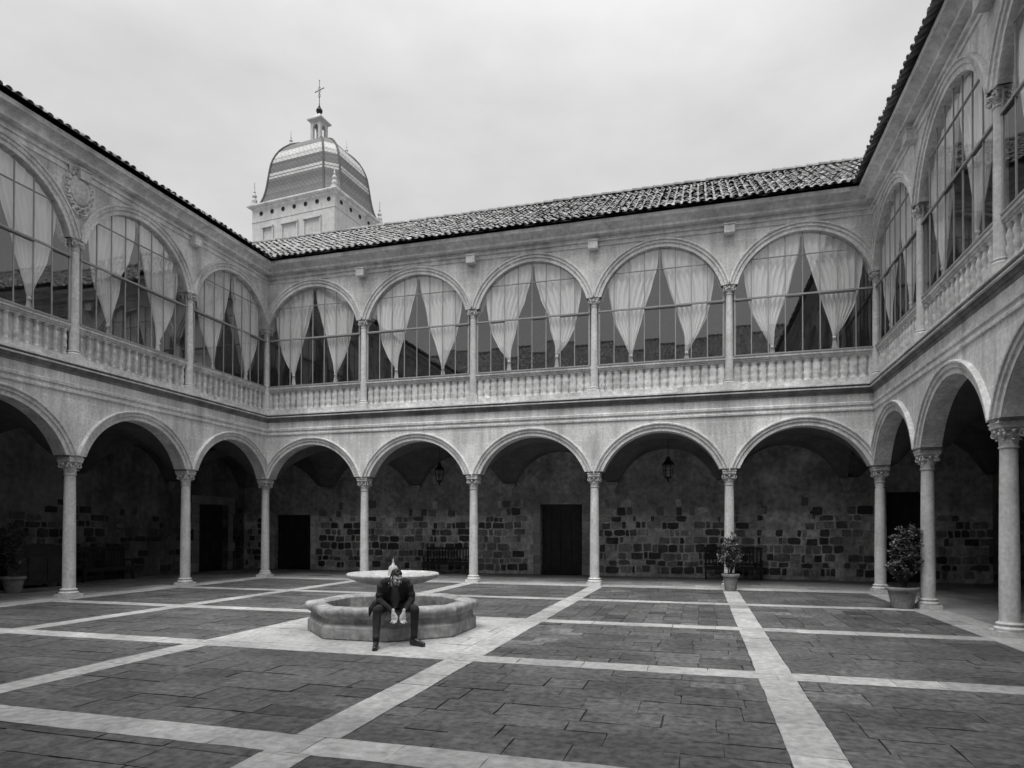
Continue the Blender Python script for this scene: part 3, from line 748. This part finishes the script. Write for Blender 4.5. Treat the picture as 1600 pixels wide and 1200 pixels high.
mb = MB(); octo(mb, [(FR_-.272,.30),(.01,.30)]); w = mb.build('basin_water', M_water, fix=False); w.location = (FC[0], FC[1], 0); setp(w, kind='structure')

# ------------------------------------------------------------------ hanging lanterns
def lantern_parts(root, ztop, parent_loc):
    mb = MB()
    for k in range(6):
        a = k*pi/3; mb.tube([(.13*cos(a),.13*sin(a),0),(.185*cos(a),.185*sin(a),.42)], .010, 5)
        b = a+pi/3
        for r, z in ((.13,0),(.185,.42),(.16,.22)): mb.tube([(r*cos(a),r*sin(a),z),(r*cos(b),r*sin(b),z)], .009, 5)
    mb.lathe([(.215,.42),(.20,.45),(.12,.54),(.07,.58),(.085,.62),(.05,.67),(.02,.70)], seg=6)
    mb.lathe([(.14,-.01),(.10,-.04),(.04,-.08),(.025,-.13),(.035,-.15),(.01,-.19)], seg=6)
    mb.build('frame', M_iron, root)
    g = MB(); vs = [(r*cos(k*pi/3), r*sin(k*pi/3), z) for r, z in ((.125,.005),(.18,.415)) for k in range(6)]
    g.mesh(vs, [(i, (i+1) % 6, 6+(i+1) % 6, 6+i) for i in range(6)]); g.build('pane', M_glass, root, fix=False)
    c = MB(); z = .70; i = 0
    while z < ztop:
        pts = [(.018*cos(t*pi/4)*(i % 2), .018*cos(t*pi/4)*(1-i % 2), z+.04+.04*sin(t*pi/4)) for t in range(9)]; c.tube(pts, .005, 4); z += .065; i += 1
    c.build('chain', M_iron, root)
for (x, y, z), lb in (((14.5, 2.2, 3.60), 'iron lantern hanging in the fourth back arch, right of the dark door'), ((6.05, 2.2, 3.62), 'iron lantern hanging in the second back arch above the bench')):
    o = empty('hanging_lantern', (x, y, z)); setp(o, lb, 'lantern', 'lanterns hanging in the gallery'); lantern_parts(o, 4.95-z, None)

# ------------------------------------------------------------------ benches and other gallery furniture
def bench(loc, rz, L_, label, back=1.05):
    o = empty('wooden_bench', loc, rz); setp(o, label, 'bench', 'wooden benches along the gallery walls')
    mb = MB(); mb.box(-L_/2, L_/2, -.30, .12, .42, .46); mb.box(-L_/2+.03, L_/2-.03, -.28, -.25, .34, .418); mb.build('seat', M_wood, o)
    mb = MB(); mb.box(-L_/2, L_/2, .14, .18, back-.09, back); mb.box(-L_/2, L_/2, .14, .18, .5, .56); n = int(L_/.13)
    for i in range(n+1):
        x = -L_/2+.05+(L_-.1)*i/n; mb.box(x-.022, x+.022, .15, .17, .562, back-.092)
    for i in range(5):
        x = -L_/2+.25+(L_-.5)*i/4; mb.lathe([(.001,-.015),(.03,0),(.001,.015)], (x, .16, back+.03), 8)
    mb.build('backrest', M_wood, o)
    for sx in (-1, 1):
        for y in (-.26, .16):
            m2 = MB(); x = sx*(L_/2-.05); m2.box(x-.03, x+.03, y-.03, y+.03, 0, .418 if y < 0 else back-.1); m2.build('leg', M_wood, o)
        m3 = MB(); x = sx*(L_/2-.05); m3.box(x-.035, x+.035, -.3, .13, .66, .70); m3.box(x-.025, x+.025, -.285, -.235, .462, .66); m3.build('armrest', M_wood, o)
    return o
bench((5.65, 4.0, 0), 0, 1.9, 'dark slatted bench against the back wall behind the fountain bowl')
bench((16.7, 4.0, 0), 0, 2.0, 'dark bench against the back wall behind the potted shrub on the marble strip', back=1.15)
bench((-4.05, -3.2, 0), pi/2, 2.0, 'dark slatted bench in the shade of the left gallery, right of the second column', back=1.15)
ch = empty('storage_chest', (-3.75, -6.1, 0), pi/2); setp(ch, 'large dark wooden chest standing in the left gallery at the photo edge', 'chest')
mb = MB(); mb.box(-.85,.85,-.35,.35,.10,1.0); 
for x in (-.6,0,.6): mb.box(x-.24, x+.24, -.375, -.352, .2, .9)
mb.build('body', M_wood, ch); mb = MB(); mb.box(-.9,.9,-.4,.38,1.0,1.06); mb.mesh([(-.85,-.35,1.062),(.85,-.35,1.062),(.85,.35,1.062),(-.85,.35,1.062),(-.7,-.2,1.3),(.7,-.2,1.3),(.7,.2,1.3),(-.7,.2,1.3)], [(0,1,5,4),(1,2,6,5),(2,3,7,6),(3,0,4,7),(4,5,6,7)]); mb.build('lid', M_wood, ch)
for x in (-.8,.8):
    for y in (-.3,.3):
        mb = MB(); mb.lathe([(.05,0),(.07,.03),(.06,.07),(.05,.10)], (x,y,0), 10); mb.build('foot', M_wood, ch)
wl = empty('wall_lamp', (19.35, 4.40, 2.2)); setp(wl, 'small pale conical lamp on the back wall left of the right corner column', 'wall lamp')
mb = MB(); mb.lathe([(.10,-.02),(.105,0),(.06,.12),(.03,.17),(.02,.18)], (0,-.13,0), 16); mb.build('shade', M_bowl, wl, smooth=40)
mb = MB(); mb.tube([(0,-.13,.17),(0,-.13,.21),(0,-.06,.23),(0,.0,.2)], .01, 6); mb.box(-.03,.03,-.02,0,.14,.26); mb.build('bracket', M_iron, wl)
sb = empty('wall_speaker', (-.28, -7.50, 3.42)); setp(sb, 'small grey box fixed beside the capital of the second left column', 'speaker')
mb = MB(); mb.box(-.07,.07,-.06,.06,-.14,.16); mb.build('case', M_steel, sb); mb = MB(); mb.box(.071,.078,-.045,.045,-.12,.13); mb.build('grille', M_iron, sb); mb = MB(); mb.tube([(-.02,-.06,.0),(-.02,-.22,.0)], .012, 6); mb.build('bracket', M_iron, sb)
for T_, x0, zc in ((Tb, 0, 0),):
    tr = MB(); tr.tube([(W-.15,0,3.03),(W+.0,.15,3.03)], .012, 6)
tr = MB()
tr.tube([(W-.16,-.02,2.99),(W+.1,-.13,2.99),(W+.17,0,2.99),(W+.0,.16,2.99),(W-.14,.06,2.99),(W-.16,-.02,2.99)], .012, 6)
setp(tr.build('iron_strap', M_iron), 'thin dark iron strap round the top of the right corner column', 'strap')

# ------------------------------------------------------------------ potted shrubs
def shrub(loc, label, potr, poth, top, spread, seed, nleaf=1500, dens=.5, rz=0):
    rnd = random.Random(seed); o = empty('potted_shrub', loc, rz); setp(o, label, 'potted plant')
    mb = MB(); r = potr
    mb.lathe([(r*.62,0),(r*.64,.02),(r*.70,poth*.3),(r*.79,poth*.62),(r*.86,poth*.82),(r*.87,poth*.83),(r*.87,poth-.09),(r*.8,poth-.09),(r*.7,poth-.1)], seg=32); pot = mb.build('pot', M_terra, o, smooth=40)
    mb = MB(); mb.lathe([(r*.88,poth-.085),(r*.98,poth-.075),(r,poth-.05),(r,poth-.02),(r*.96,poth),(r*.88,poth),(r*.86,poth-.04),(r*.86,poth-.085)], seg=32)
    vs = mb.build('rim', M_terra, pot, smooth=40)
    mb = MB(); mb.lathe([(r*.86,poth-.07),(r*.5,poth-.05),(.01,poth-.045)], seg=20); mb.build('soil', M_soil, o)
    st = MB(); tips = []
    for i in range(8):
        a = rnd.uniform(0, 6.28); q = rnd.uniform(0, r*.3); p = Vector((q*cos(a), q*sin(a), poth-.06)); pts = [p]; H = (top-poth)*rnd.uniform(.6, 1.0)*(1 if i else 1.02); lean = rnd.uniform(.05,.5)*spread*(0.2 if i < 2 else 1)
        for k in range(1, 7):
            t = k/6; pts.append(Vector((p.x+cos(a)*lean*t+rnd.gauss(0,.015), p.y+sin(a)*lean*t+rnd.gauss(0,.015), p.z+H*t)))
        st.tube(pts, [.014*(1-.7*k/6) for k in range(7)], 5); tips.append(pts)
        for k in range(1, 6):
            for _ in range(3):
                b = rnd.uniform(0, 6.28); q0 = pts[k].lerp(pts[k+1], rnd.random()); ln = rnd.uniform(.12,.34)*(1.15-.75*k/6)*spread/.4
                q1 = q0+Vector((cos(b)*ln*.6, sin(b)*ln*.6, ln*.35)); q2 = q0+Vector((cos(b)*ln, sin(b)*ln, ln*.85)); st.tube([q0,q1,q2], [.006,.005,.003], 4); tips.append([q0,q1,q2])
    st.build('stems', M_bark, o)
    lf = MB()
    for _ in range(nleaf):
        pts = rnd.choice(tips); k = rnd.randrange(len(pts)-1)
        if len(pts) > 4 and k == 0: k = 1
        p = pts[k].lerp(pts[k+1], rnd.random()**.7)+Vector((rnd.gauss(0,.025), rnd.gauss(0,.025), rnd.gauss(0,.02)))
        a = rnd.uniform(0, 6.28); el = rnd.uniform(-.3, 1.1); d = Vector((cos(a)*cos(el), sin(a)*cos(el), sin(el))); ln = rnd.uniform(.05,.10); s = d.cross(Vector((rnd.gauss(0,.5), rnd.gauss(0,.5), 1))).normalized()*ln*.24; nrm = d.cross(s).normalized()
        m_ = p+d*ln*.5-nrm*ln*.06; e = p+d*ln
        lf.mesh([p, p+d*ln*.35+s, e-d*ln*.25+s*.8, e, e-d*ln*.25-s*.8, p+d*ln*.35-s, p+d*ln*.4-nrm*ln*.07, e-d*ln*.25-nrm*ln*.05], [(0,1,6),(1,2,7,6),(2,3,7),(3,4,7),(4,5,6,7),(5,0,6)], max(.3, rnd.gauss(1,.5)))
    lf.build('foliage', M_leaf, o, fix=False)
    return o
shrub((16.40,-.82,0), 'airy leafy shrub in a terracotta pot at the far end of the marble strip', .255, .50, 1.75, .40, 3, 1700)
shrub((19.96,-4.13,0), 'dense conical shrub in a wide terracotta pot beside the right wing columns', .345, .48, 1.90, .44, 9, 6500)
shrub((-2.6,-7.35,0), 'dark tall shrub in the left gallery at the left edge of the photo', .3, .45, 2.2, .45, 12, 1500)

# ------------------------------------------------------------------ tower behind the back wing
TH = .373-.2783
tw = empty('domed_tower', (-9.22, 19.88, 0), -TH); setp(tw, 'square stone tower with a banded tiled dome rising behind the back left corner', 'tower')
WX, WY, ZT = 7.4, 6.0, 25.62       # local: corner at origin, body spans x -WX..0, y 0..WY
mb = MB(); mb.box(-WX, 0, 0, WY, 0, ZT)
mb.box(-WX-.03, .03, -.03, WY+.03, ZT-.98, ZT-.92)
mb.build('wall', M_tower, tw)
# round openings in the frieze, sunken blind panels
for i in range(7):
    x = -WX+.85+(WX-1.35)*i/6
    m2 = MB(); m2.lathe([(.155,0),(.155,.03),(.125,.032),(.125,-.30),(.01,-.32)], (0,0,0), 16, T=lambda a, b_, c, x=x: (x+a, -c-.001, ZT-.38+b_)); o2 = m2.build('round_opening', M_wood if 0 else M_iron, tw)
for i in range(5):
    y = .75+(WY-1.4)*i/4
    m2 = MB(); m2.lathe([(.155,0),(.155,.03),(.125,.032),(.125,-.30),(.01,-.32)], (0,0,0), 16, T=lambda a, b_, c, y=y: (c+.001, y+a, ZT-.38+b_)); m2.build('round_opening', M_iron, tw)
for x, w_, zz in ((-WX+1.5,.8,ZT-1.55),(-WX+3.5,1.25,ZT-1.55),(-WX+5.5,1.3,ZT-1.55)):
    m2 = MB(); 
    for a0, a1, z0, z1, d in ((x-w_/2-.12, x-w_/2, zz-3, zz, .10), (x+w_/2, x+w_/2+.12, zz-3, zz, .10), (x-w_/2-.12, x+w_/2+.12, zz, zz+.14, .16)): m2.box(a0, a1, -d, 0.0, z0, z1)
    m2.build('blind_window', M_tower, tw)
def rectloft(mb, prof, mi=0, cham=0.):
    """prof: (outset, z) around the rectangular body"""
    vs = []
    for d, z in prof:
        x0, x1, y0, y1 = -WX-d, d, -d, WY+d; vs += [(x0,y0,z),(x1,y0,z),(x1,y1,z),(x0,y1,z)]
    mb.mesh(vs, [(j*4+k, j*4+(k+1) % 4, (j+1)*4+(k+1) % 4, (j+1)*4+k) for j in range(len(prof)-1) for k in range(4)], 1, mi)
mb = MB(); rectloft(mb, [(0,ZT-.05),(.06,ZT),(.08,ZT+.06),(.24,ZT+.12),(.28,ZT+.17),(.31,ZT+.18),(.31,ZT+.27),(.1,ZT+.32),(-.4,ZT+.34)]); mb.build('cornice', M_mould, tw, smooth=30)
# dome: cloister vault with narrow chamfered corners
PR = [(0,1.0),(.04,.972),(.10,.94),(.18,.91),(.28,.885),(.38,.865),(.48,.845),(.56,.825),(.64,.79),(.71,.745),(.78,.685),(.84,.61),(.89,.53),(.93,.44),(.96,.34),(.985,.22),(1.0,.13)]
DZ0, DH = ZT+.28, 5.5; cxm, cym = -WX/2, WY/2; hx, hy = WX/2+.12, WY/2+.12
def domering(f):
    a, b_ = hx*f, hy*f; c = .95*f
    return [(cxm-a+c, cym-b_), (cxm+a-c, cym-b_), (cxm+a, cym-b_+c), (cxm+a, cym+b_-c), (cxm+a-c, cym+b_), (cxm-a+c, cym+b_), (cxm-a, cym+b_-c), (cxm-a, cym-b_+c)]
mb = MB(); vs = []; fine = []
for (h0, f0), (h1, f1) in zip(PR, PR[1:]):
    for q in range(3): fine.append((h0+(h1-h0)*q/3, f0+(f1-f0)*q/3))
fine.append(PR[-1])
for h_, f in fine:
    vs += [(x, y, DZ0+DH*h_) for x, y in domering(f)]
n = len(fine); mb.mesh(vs, [(j*8+k, j*8+(k+1) % 8, (j+1)*8+(k+1) % 8, (j+1)*8+k) for j in range(n-1) for k in range(8)]+[tuple(range((n-1)*8, n*8))])
mb.build('dome', M_dome, tw)
mb = MB()
for k in range(8): mb.tube([domering(f)[k]+(DZ0+DH*h_+.02,) for h_, f in PR], .075, 6)
rr = domering(.13*1.0)
mb.build('hip_ribs', M_lead, tw, smooth=True)
def finial(x, y, z, s, nm='finial', m_=None):
    m2 = MB(); m2.box(x-.24*s, x+.24*s, y-.24*s, y+.24*s, z, z+.35*s)
    m2.lathe([(.20*s,.35*s),(.26*s,.5*s),(.27*s,.62*s),(.2*s,.78*s),(.12*s,.86*s),(.18*s,.92*s),(.22*s,1.02*s),(.2*s,1.14*s),(.1*s,1.28*s),(.07*s,1.36*s),(.12*s,1.44*s),(.08*s,1.52*s),(.055*s,1.7*s),(.03*s,2.25*s),(.045*s,2.3*s),(.01*s,2.4*s)], (x, y, z), 12)
    return m2.build(nm, m_ or M_tower, tw, smooth=40)
for x, y in ((-WX-.0,.0),(0,.0),(0,WY),(-WX,WY)): finial(x+(.1 if x else -.1), y+(.1 if not y else -.1), ZT+.28, .78)
zt_ = DZ0+DH
for sx, sy in ((-1,-1),(1,1),(1,-1),(-1,1)):
    if (sx, sy) in ((-1,-1),(1,1)) or 1: 
        if (sx, sy) == (1,-1) or (sx, sy) == (-1,1): continue
        finial(cxm+sx*1.6, cym+sy*1.3, zt_-.60, .55)
# lantern on top
ln = empty('lantern_turret', (cxm, cym, zt_-.06), 0, tw); ln.scale = (.74, .74, 1.13)
mb = MB(); a = .62
mb.box(-.72,.72,-.72,.72,0,.12)
for sx in (-1,1):
    for sy in (-1,1): mb.box(min(sx*.62,sx*.32), max(sx*.62,sx*.32), min(sy*.62,sy*.32), max(sy*.62,sy*.32), .12, 1.45)
for rz_ in range(4):
    c_, s_ = [(1,0),(0,1),(-1,0),(0,-1)][rz_]; R_ = lambda x, y, z: (x*c_-y*s_, x*s_+y*c_, z)
    P_ = [(-.34, 1.0)]+[(-.34*cos(pi*i/10), 1.0+.32*sin(pi*i/10)) for i in range(1,10)]+[(.34, 1.0)]
    for (x0, z0), (x1, z1) in zip(P_, P_[1:]):
        mb.mesh([R_(x0,-.60,z0), R_(x1,-.60,z1), R_(x1,-.60,1.5), R_(x0,-.60,1.5), R_(x0,-.42,z0), R_(x1,-.42,z1), R_(x1,-.42,1.5), R_(x0,-.42,1.5)], [(0,1,2,3),(4,5,6,7),(0,1,5,4)])
mb.build('arched_walls', M_tower, ln)
mb = MB(); vs = []
for d, z in ((.63,1.45),(.70,1.50),(.88,1.58),(.90,1.66),(.55,1.86),(.28,2.08),(.2,2.16)): vs += [(-d,-d,z),(d,-d,z),(d,d,z),(-d,d,z)]
mb.mesh(vs, [(j*4+k, j*4+(k+1) % 4, (j+1)*4+(k+1) % 4, (j+1)*4+k) for j in range(6) for k in range(4)]+[(0,1,2,3),(24,25,26,27)]); mb.build('cap_roof', M_tower, ln)
mb = MB(); mb.lathe([(.16,2.12),(.13,2.2),(.26,2.27),(.33,2.38),(.33,2.46),(.22,2.58),(.11,2.62),(.14,2.68),(.06,2.78),(.05,2.9),(.02,3.0)], seg=16); mb.build('ball', M_iron, ln, smooth=40)
mb = MB(); mb.tube([(0,0,2.9),(0,0,4.55)], [.035,.022], 6)
mb.tube([(-.62,.12,3.85),(.62,-.12,3.85)], .03, 6)
for x in (-.62,.62): mb.lathe([(.001,-.06),(.06,0),(.001,.06)], (x,-x*.19,3.85), 6)
mb.lathe([(.001,-.06),(.055,0),(.001,.08)], (0,0,4.5), 6)
for s_ in (-1,1): mb.tube([(0,0,3.3),(s_*.16,0,3.45),(s_*.05,0,3.6)], .02, 5); mb.tube([(0,0,3.62),(s_*.14,0,3.72),(s_*.2,0,3.85)], .015, 5); mb.tube([(0,0,4.1),(s_*.14,0,4.0),(s_*.2,0,3.87)], .015, 5)
mb.build('cross', M_iron, ln)

# ------------------------------------------------------------------ the seated man
def sph(bm, c, r, sc=(1,1,1), R=None, seg=12):
    m = Matrix.Translation(c) @ (R.to_4x4() if R else Matrix.Identity(4)) @ Matrix.Diagonal((r*sc[0], r*sc[1], r*sc[2], 1))
    bmesh.ops.create_icosphere(bm, subdivisions=2 if r > .02 else 1, radius=1, matrix=m)
def chain(bm, pts, rad, sc=(1,1,1), R=None):
    pts = [Vector(p) for p in pts]
    for (p, q), (r0, r1) in zip(zip(pts, pts[1:]), zip(rad, rad[1:])):
        n = max(2, int((q-p).length/(min(r0, r1)*.32))+1)
        for i in range(n+1):
            t = i/n; sph(bm, p.lerp(q, t), r0+(r1-r0)*t, sc, R)
def skinned(bm, name, m, parent, vox, sm=5):
    me = bpy.data.meshes.new(name); bm.to_mesh(me); bm.free(); me.materials.append(m)
    o = bpy.data.objects.new(name, me); C.objects.link(o); o.parent = parent
    rm = o.modifiers.new('remesh', 'REMESH'); rm.mode = 'VOXEL'; rm.voxel_size = vox; rm.use_smooth_shade = True
    s_ = o.modifiers.new('smooth', 'SMOOTH'); s_.factor = .5; s_.iterations = sm
    return o
MAN = empty('person', (10.955, -11.56, 0), radians(26))
setp(MAN, 'man in dark jacket sitting on the fountain rim, head bowed, hands between his knees', 'person')
hipR, hipL = Vector((-.10,.0,.60)), Vector((.10,.0,.60))
kneR, kneL = Vector((-.265,-.385,.535)), Vector((.295,-.375,.54))
ankR, ankL = Vector((-.275,-.52,.105)), Vector((.285,-.335,.105))
toeR, toeL = Vector((-.29,-.73,.035)), Vector((.425,-.49,.035))
shR, shL = Vector((-.185,-.245,.945)), Vector((.185,-.245,.945))
elR, elL = Vector((-.235,-.235,.675)), Vector((.25,-.235,.68))
wrR, wrL = Vector((-.04,-.425,.53)), Vector((.14,-.425,.53))
pel, wst, chs, nck = Vector((0,.02,.62)), Vector((0,-.04,.73)), Vector((0,-.17,.87)), Vector((0,-.30,.985))
hd = Vector((.016,-.385,1.015)); HR = Matrix.Rotation(radians(30), 3, 'Z') @ Matrix.Rotation(radians(17), 3, 'X')
H = lambda x, y, z: hd+HR @ Vector((x, y, z))
def hand(bm, w, inward):
    d = Vector((.10*inward, -.28, -.95)).normalized(); s = Vector((0, -1, 0)); s = (s-d*s.dot(d)).normalized(); n = d.cross(s)
    s2 = Vector((1,0,0))*(inward)*.9+s*.35; s = (s2-d*s2.dot(d)).normalized(); n = d.cross(s)
    for k in range(4):
        off = s*(.030-.020*k); base = w+d*.03+off*.5
        chain(bm, [base, w+d*.095+off], [.0215, .016], (1,1,1))
    chain(bm, [w-d*.03, w+d*.04], [.026,.024])
    L_ = [.08,.09,.085,.066]
    for k in range(4):
        off = s*(.032-.0215*k); p0 = w+d*.095+off; cl = n*inward*(.012+.006*k)
        p1 = p0+d*L_[k]*.48+off*.12; p2 = p1+d*L_[k]*.3+cl; p3 = p2+d*L_[k]*.2+cl*1.6
        chain(bm, [p0, p1, p2, p3], [.0110,.0100,.0090,.0075])
    t0 = w+d*.035+s*.026; chain(bm, [t0, t0+d*.035+s*.022-n*inward*.004, t0+d*.072+s*.026, t0+d*.092+s*.022], [.0135,.011,.0095,.008])
bm = bmesh.new()
chain(bm, [pel, wst, chs, nck-Vector((0,0,.05))], [.10,.09,.095,.06], (1.1,.8,1))
chain(bm, [shR, nck-Vector((0,-.01,.045)), shL], [.035,.05,.035])
chain(bm, [nck-Vector((0,-.03,.03)), H(0,.035,-.09), H(0,.03,-.03)], [.062,.056,.058])
for a_, b_, c_, k in ((shR, elR, wrR, 1), (shL, elL, wrL, -1)):
    chain(bm, [a_, b_, c_], [.042,.035,.027]); hand(bm, c_+(c_-b_).normalized()*.025, k)
for a_, b_, c_ in ((hipR, kneR, ankR), (hipL, kneL, ankL)): chain(bm, [a_, b_, c_], [.07,.042,.03])
sph(bm, H(0,.012,.025), 1, (.080,.097,.095), HR); sph(bm, H(0,-.025,-.035), 1, (.060,.062,.075), HR); sph(bm, H(0,-.052,-.088), 1, (.034,.032,.026), HR)
chain(bm, [H(-.045,-.01,-.075), H(-.02,-.05,-.092), H(.02,-.05,-.092), H(.045,-.01,-.075)], [.02,.018,.018,.02])
chain(bm, [H(0,-.083,.018), H(0,-.103,-.022)], [.0085,.013]); sph(bm, H(-.012,-.092,-.026), .009); sph(bm, H(.012,-.092,-.026), .009)
chain(bm, [H(-.045,-.068,.03), H(-.015,-.082,.03), H(.015,-.082,.03), H(.045,-.068,.03)], [.010,.012,.012,.010])
chain(bm, [H(-.022,-.080,-.054), H(0,-.086,-.052), H(.022,-.080,-.054)], [.006,.008,.006])
for k in (-1, 1):
    sph(bm, H(k*.04,-.06,-.018), .022); sph(bm, H(k*.077,.012,-.005), 1, (.010,.020,.032), HR)
skinned(bm, 'body', M_skin, MAN, .0055, 3)
eb = MB()
for k in (-1, 1): eb.lathe([(.001,-.006),(.007,-.003),(.007,.003),(.001,.006)], tuple(H(k*.029,-.0795,.008)), 8)
eb.build('eyes', M_hair, MAN)
bm = bmesh.new()
sph(bm, H(0,.022,.045), 1, (.083,.095,.083), HR); sph(bm, H(0,.055,-.005), 1, (.078,.062,.075), HR)
rnd = random.Random(3)
for i in range(70):
    a = rnd.uniform(0, 6.28); e = rnd.uniform(.15, 1.5); sph(bm, H(.078*cos(a)*cos(e), .018+.092*sin(a)*cos(e)-.004, .058+.078*sin(e)), rnd.uniform(.010,.018))
for k in (-1, 1): chain(bm, [H(k*.073,-.012,.04), H(k*.073,-.012,.0)], [.014,.008])
hair = skinned(bm, 'hair', M_hair, MAN, .006, 2)
bm = bmesh.new()
chain(bm, [H(-.062,-.005,-.045), H(-.05,-.03,-.085), H(-.02,-.065,-.108), H(.02,-.065,-.108), H(.05,-.03,-.085), H(.062,-.005,-.045)], [.012,.017,.018,.018,.017,.012])
chain(bm, [H(-.03,-.085,-.075), H(-.026,-.090,-.045), H(0,-.096,-.040), H(.026,-.090,-.045), H(.03,-.085,-.075)], [.009,.006,.005,.006,.009]); chain(bm, [H(-.02,-.082,-.095), H(.02,-.082,-.095)], [.014,.014])
skinned(bm, 'beard', M_hair, MAN, .005, 2)
bm = bmesh.new()    # shirt, seen between the open jacket fronts
chain(bm, [pel+Vector((0,-.03,.03)), wst+Vector((0,-.03,0)), chs+Vector((0,-.02,0)), nck-Vector((0,.0,.06))], [.118,.115,.118,.075], (1.05,.9,1))
chain(bm, [H(-.05,.03,-.125), H(0,-.01,-.135), H(.05,.03,-.125)], [.018,.018,.018])
skinned(bm, 'shirt', M_shirt, MAN, .008, 5)
bm = bmesh.new()    # jacket: back, two front panels, sleeves, collar, hem hanging over the rim
chain(bm, [pel+Vector((0,.06,.0)), wst+Vector((0,.055,0)), chs+Vector((0,.05,.02)), nck+Vector((0,.06,-.045))], [.128,.12,.128,.08], (1.2,.72,1))
for k, sh, el, wr in ((-1, shR, elR, wrR), (1, shL, elL, wrL)):
    chain(bm, [sh+Vector((-k*.06,.0,.01)), Vector((k*.135,-.20,.83)), Vector((k*.15,-.13,.72)), Vector((k*.17,-.09,.645))], [.07,.082,.078,.065])
    chain(bm, [Vector((k*.05,-.315,.955)), Vector((k*.072,-.305,.88)), Vector((k*.098,-.235,.77)), Vector((k*.12,-.19,.69))], [.032,.034,.036,.034])
    chain(bm, [Vector((k*.045,-.335,.965)), Vector((k*.075,-.26,1.0)), Vector((k*.045,-.215,1.02)), Vector((0,-.20,1.025))], [.022,.026,.026,.026])
    chain(bm, [sh+Vector((-k*.02,0,.0)), el.lerp(sh, .5)+Vector((k*.012,.01,0)), el+Vector((0,0,.0)), el.lerp(wr, .5), wr+(wr-el)*-.06], [.062,.058,.055,.046,.037])
    chain(bm, [el+Vector((-k*.01,-.03,-.005)), el.lerp(wr, .3)+Vector((0,.0,-.012))], [.056,.05])
    for t, q in ((.25,.004),(.45,-.004),(.7,.004)): 
        p = sh.lerp(el, t); sph(bm, p+Vector((k*.015,0,0)), .060+q)
chain(bm, [shR+Vector((.03,.02,.0)), nck+Vector((0,.04,-.03)), shL+Vector((-.03,.02,.0))], [.058,.078,.058])
chain(bm, [Vector((-.20,-.02,.66)), Vector((-.30,-.10,.61)), Vector((-.365,-.14,.54)), Vector((-.385,-.16,.43))], [.06,.055,.04,.014])
chain(bm, [Vector((-.30,-.06,.60)), Vector((-.325,-.10,.50))], [.04,.022])
chain(bm, [Vector((.18,.0,.64)), Vector((.22,-.04,.60))], [.07,.05])
skinned(bm, 'jacket', M_jacket, MAN, .008, 4)
bm = bmesh.new()
chain(bm, [pel+Vector((-.05,.02,.02)), pel+Vector((.05,.02,.02))], [.12,.12], (1,1,.85))
for hp, kn, an in ((hipR, kneR, ankR), (hipL, kneL, ankL)):
    chain(bm, [hp, hp.lerp(kn, .5)+Vector((0,0,.0)), kn, kn.lerp(an, .35)+Vector((0,.02,0)), an+Vector((0,.0,.01))], [.098,.088,.070,.064,.052])
    sph(bm, kn+Vector((0,-.012,.01)), .068); sph(bm, an+Vector((0,-.01,.05)), .056); sph(bm, kn.lerp(an,.8), .058)
skinned(bm, 'trousers', M_trouser, MAN, .008, 4)
for an, to in ((ankR, toeR), (ankL, toeL)):
    bm = bmesh.new(); d = (to-an); d.z = 0; d.normalize(); side = Vector((-d.y, d.x, 0))
    heel = Vector((an.x, an.y, .045))-d*.045
    chain(bm, [heel, Vector((an.x, an.y, .05))+d*.04, Vector((to.x, to.y, .045))-d*.07, Vector((to.x, to.y, .038))], [.040,.042,.040,.030], (1,1,.92))
    chain(bm, [heel+Vector((0,0,.02)), an+Vector((0,0,.05))], [.043,.046]); chain(bm, [Vector((an.x, an.y, .08))+d*.02, Vector((an.x, an.y, .06))+d*.09], [.042,.036])
    for o_ in (-.018, 0, .018): chain(bm, [heel+side*o_+Vector((0,0,-.028)), Vector((to.x, to.y, .017))+side*o_-d*.01], [.022,.022], (1.1,1.1,.72))
    skinned(bm, 'shoe', M_shoe, MAN, .006, 3)
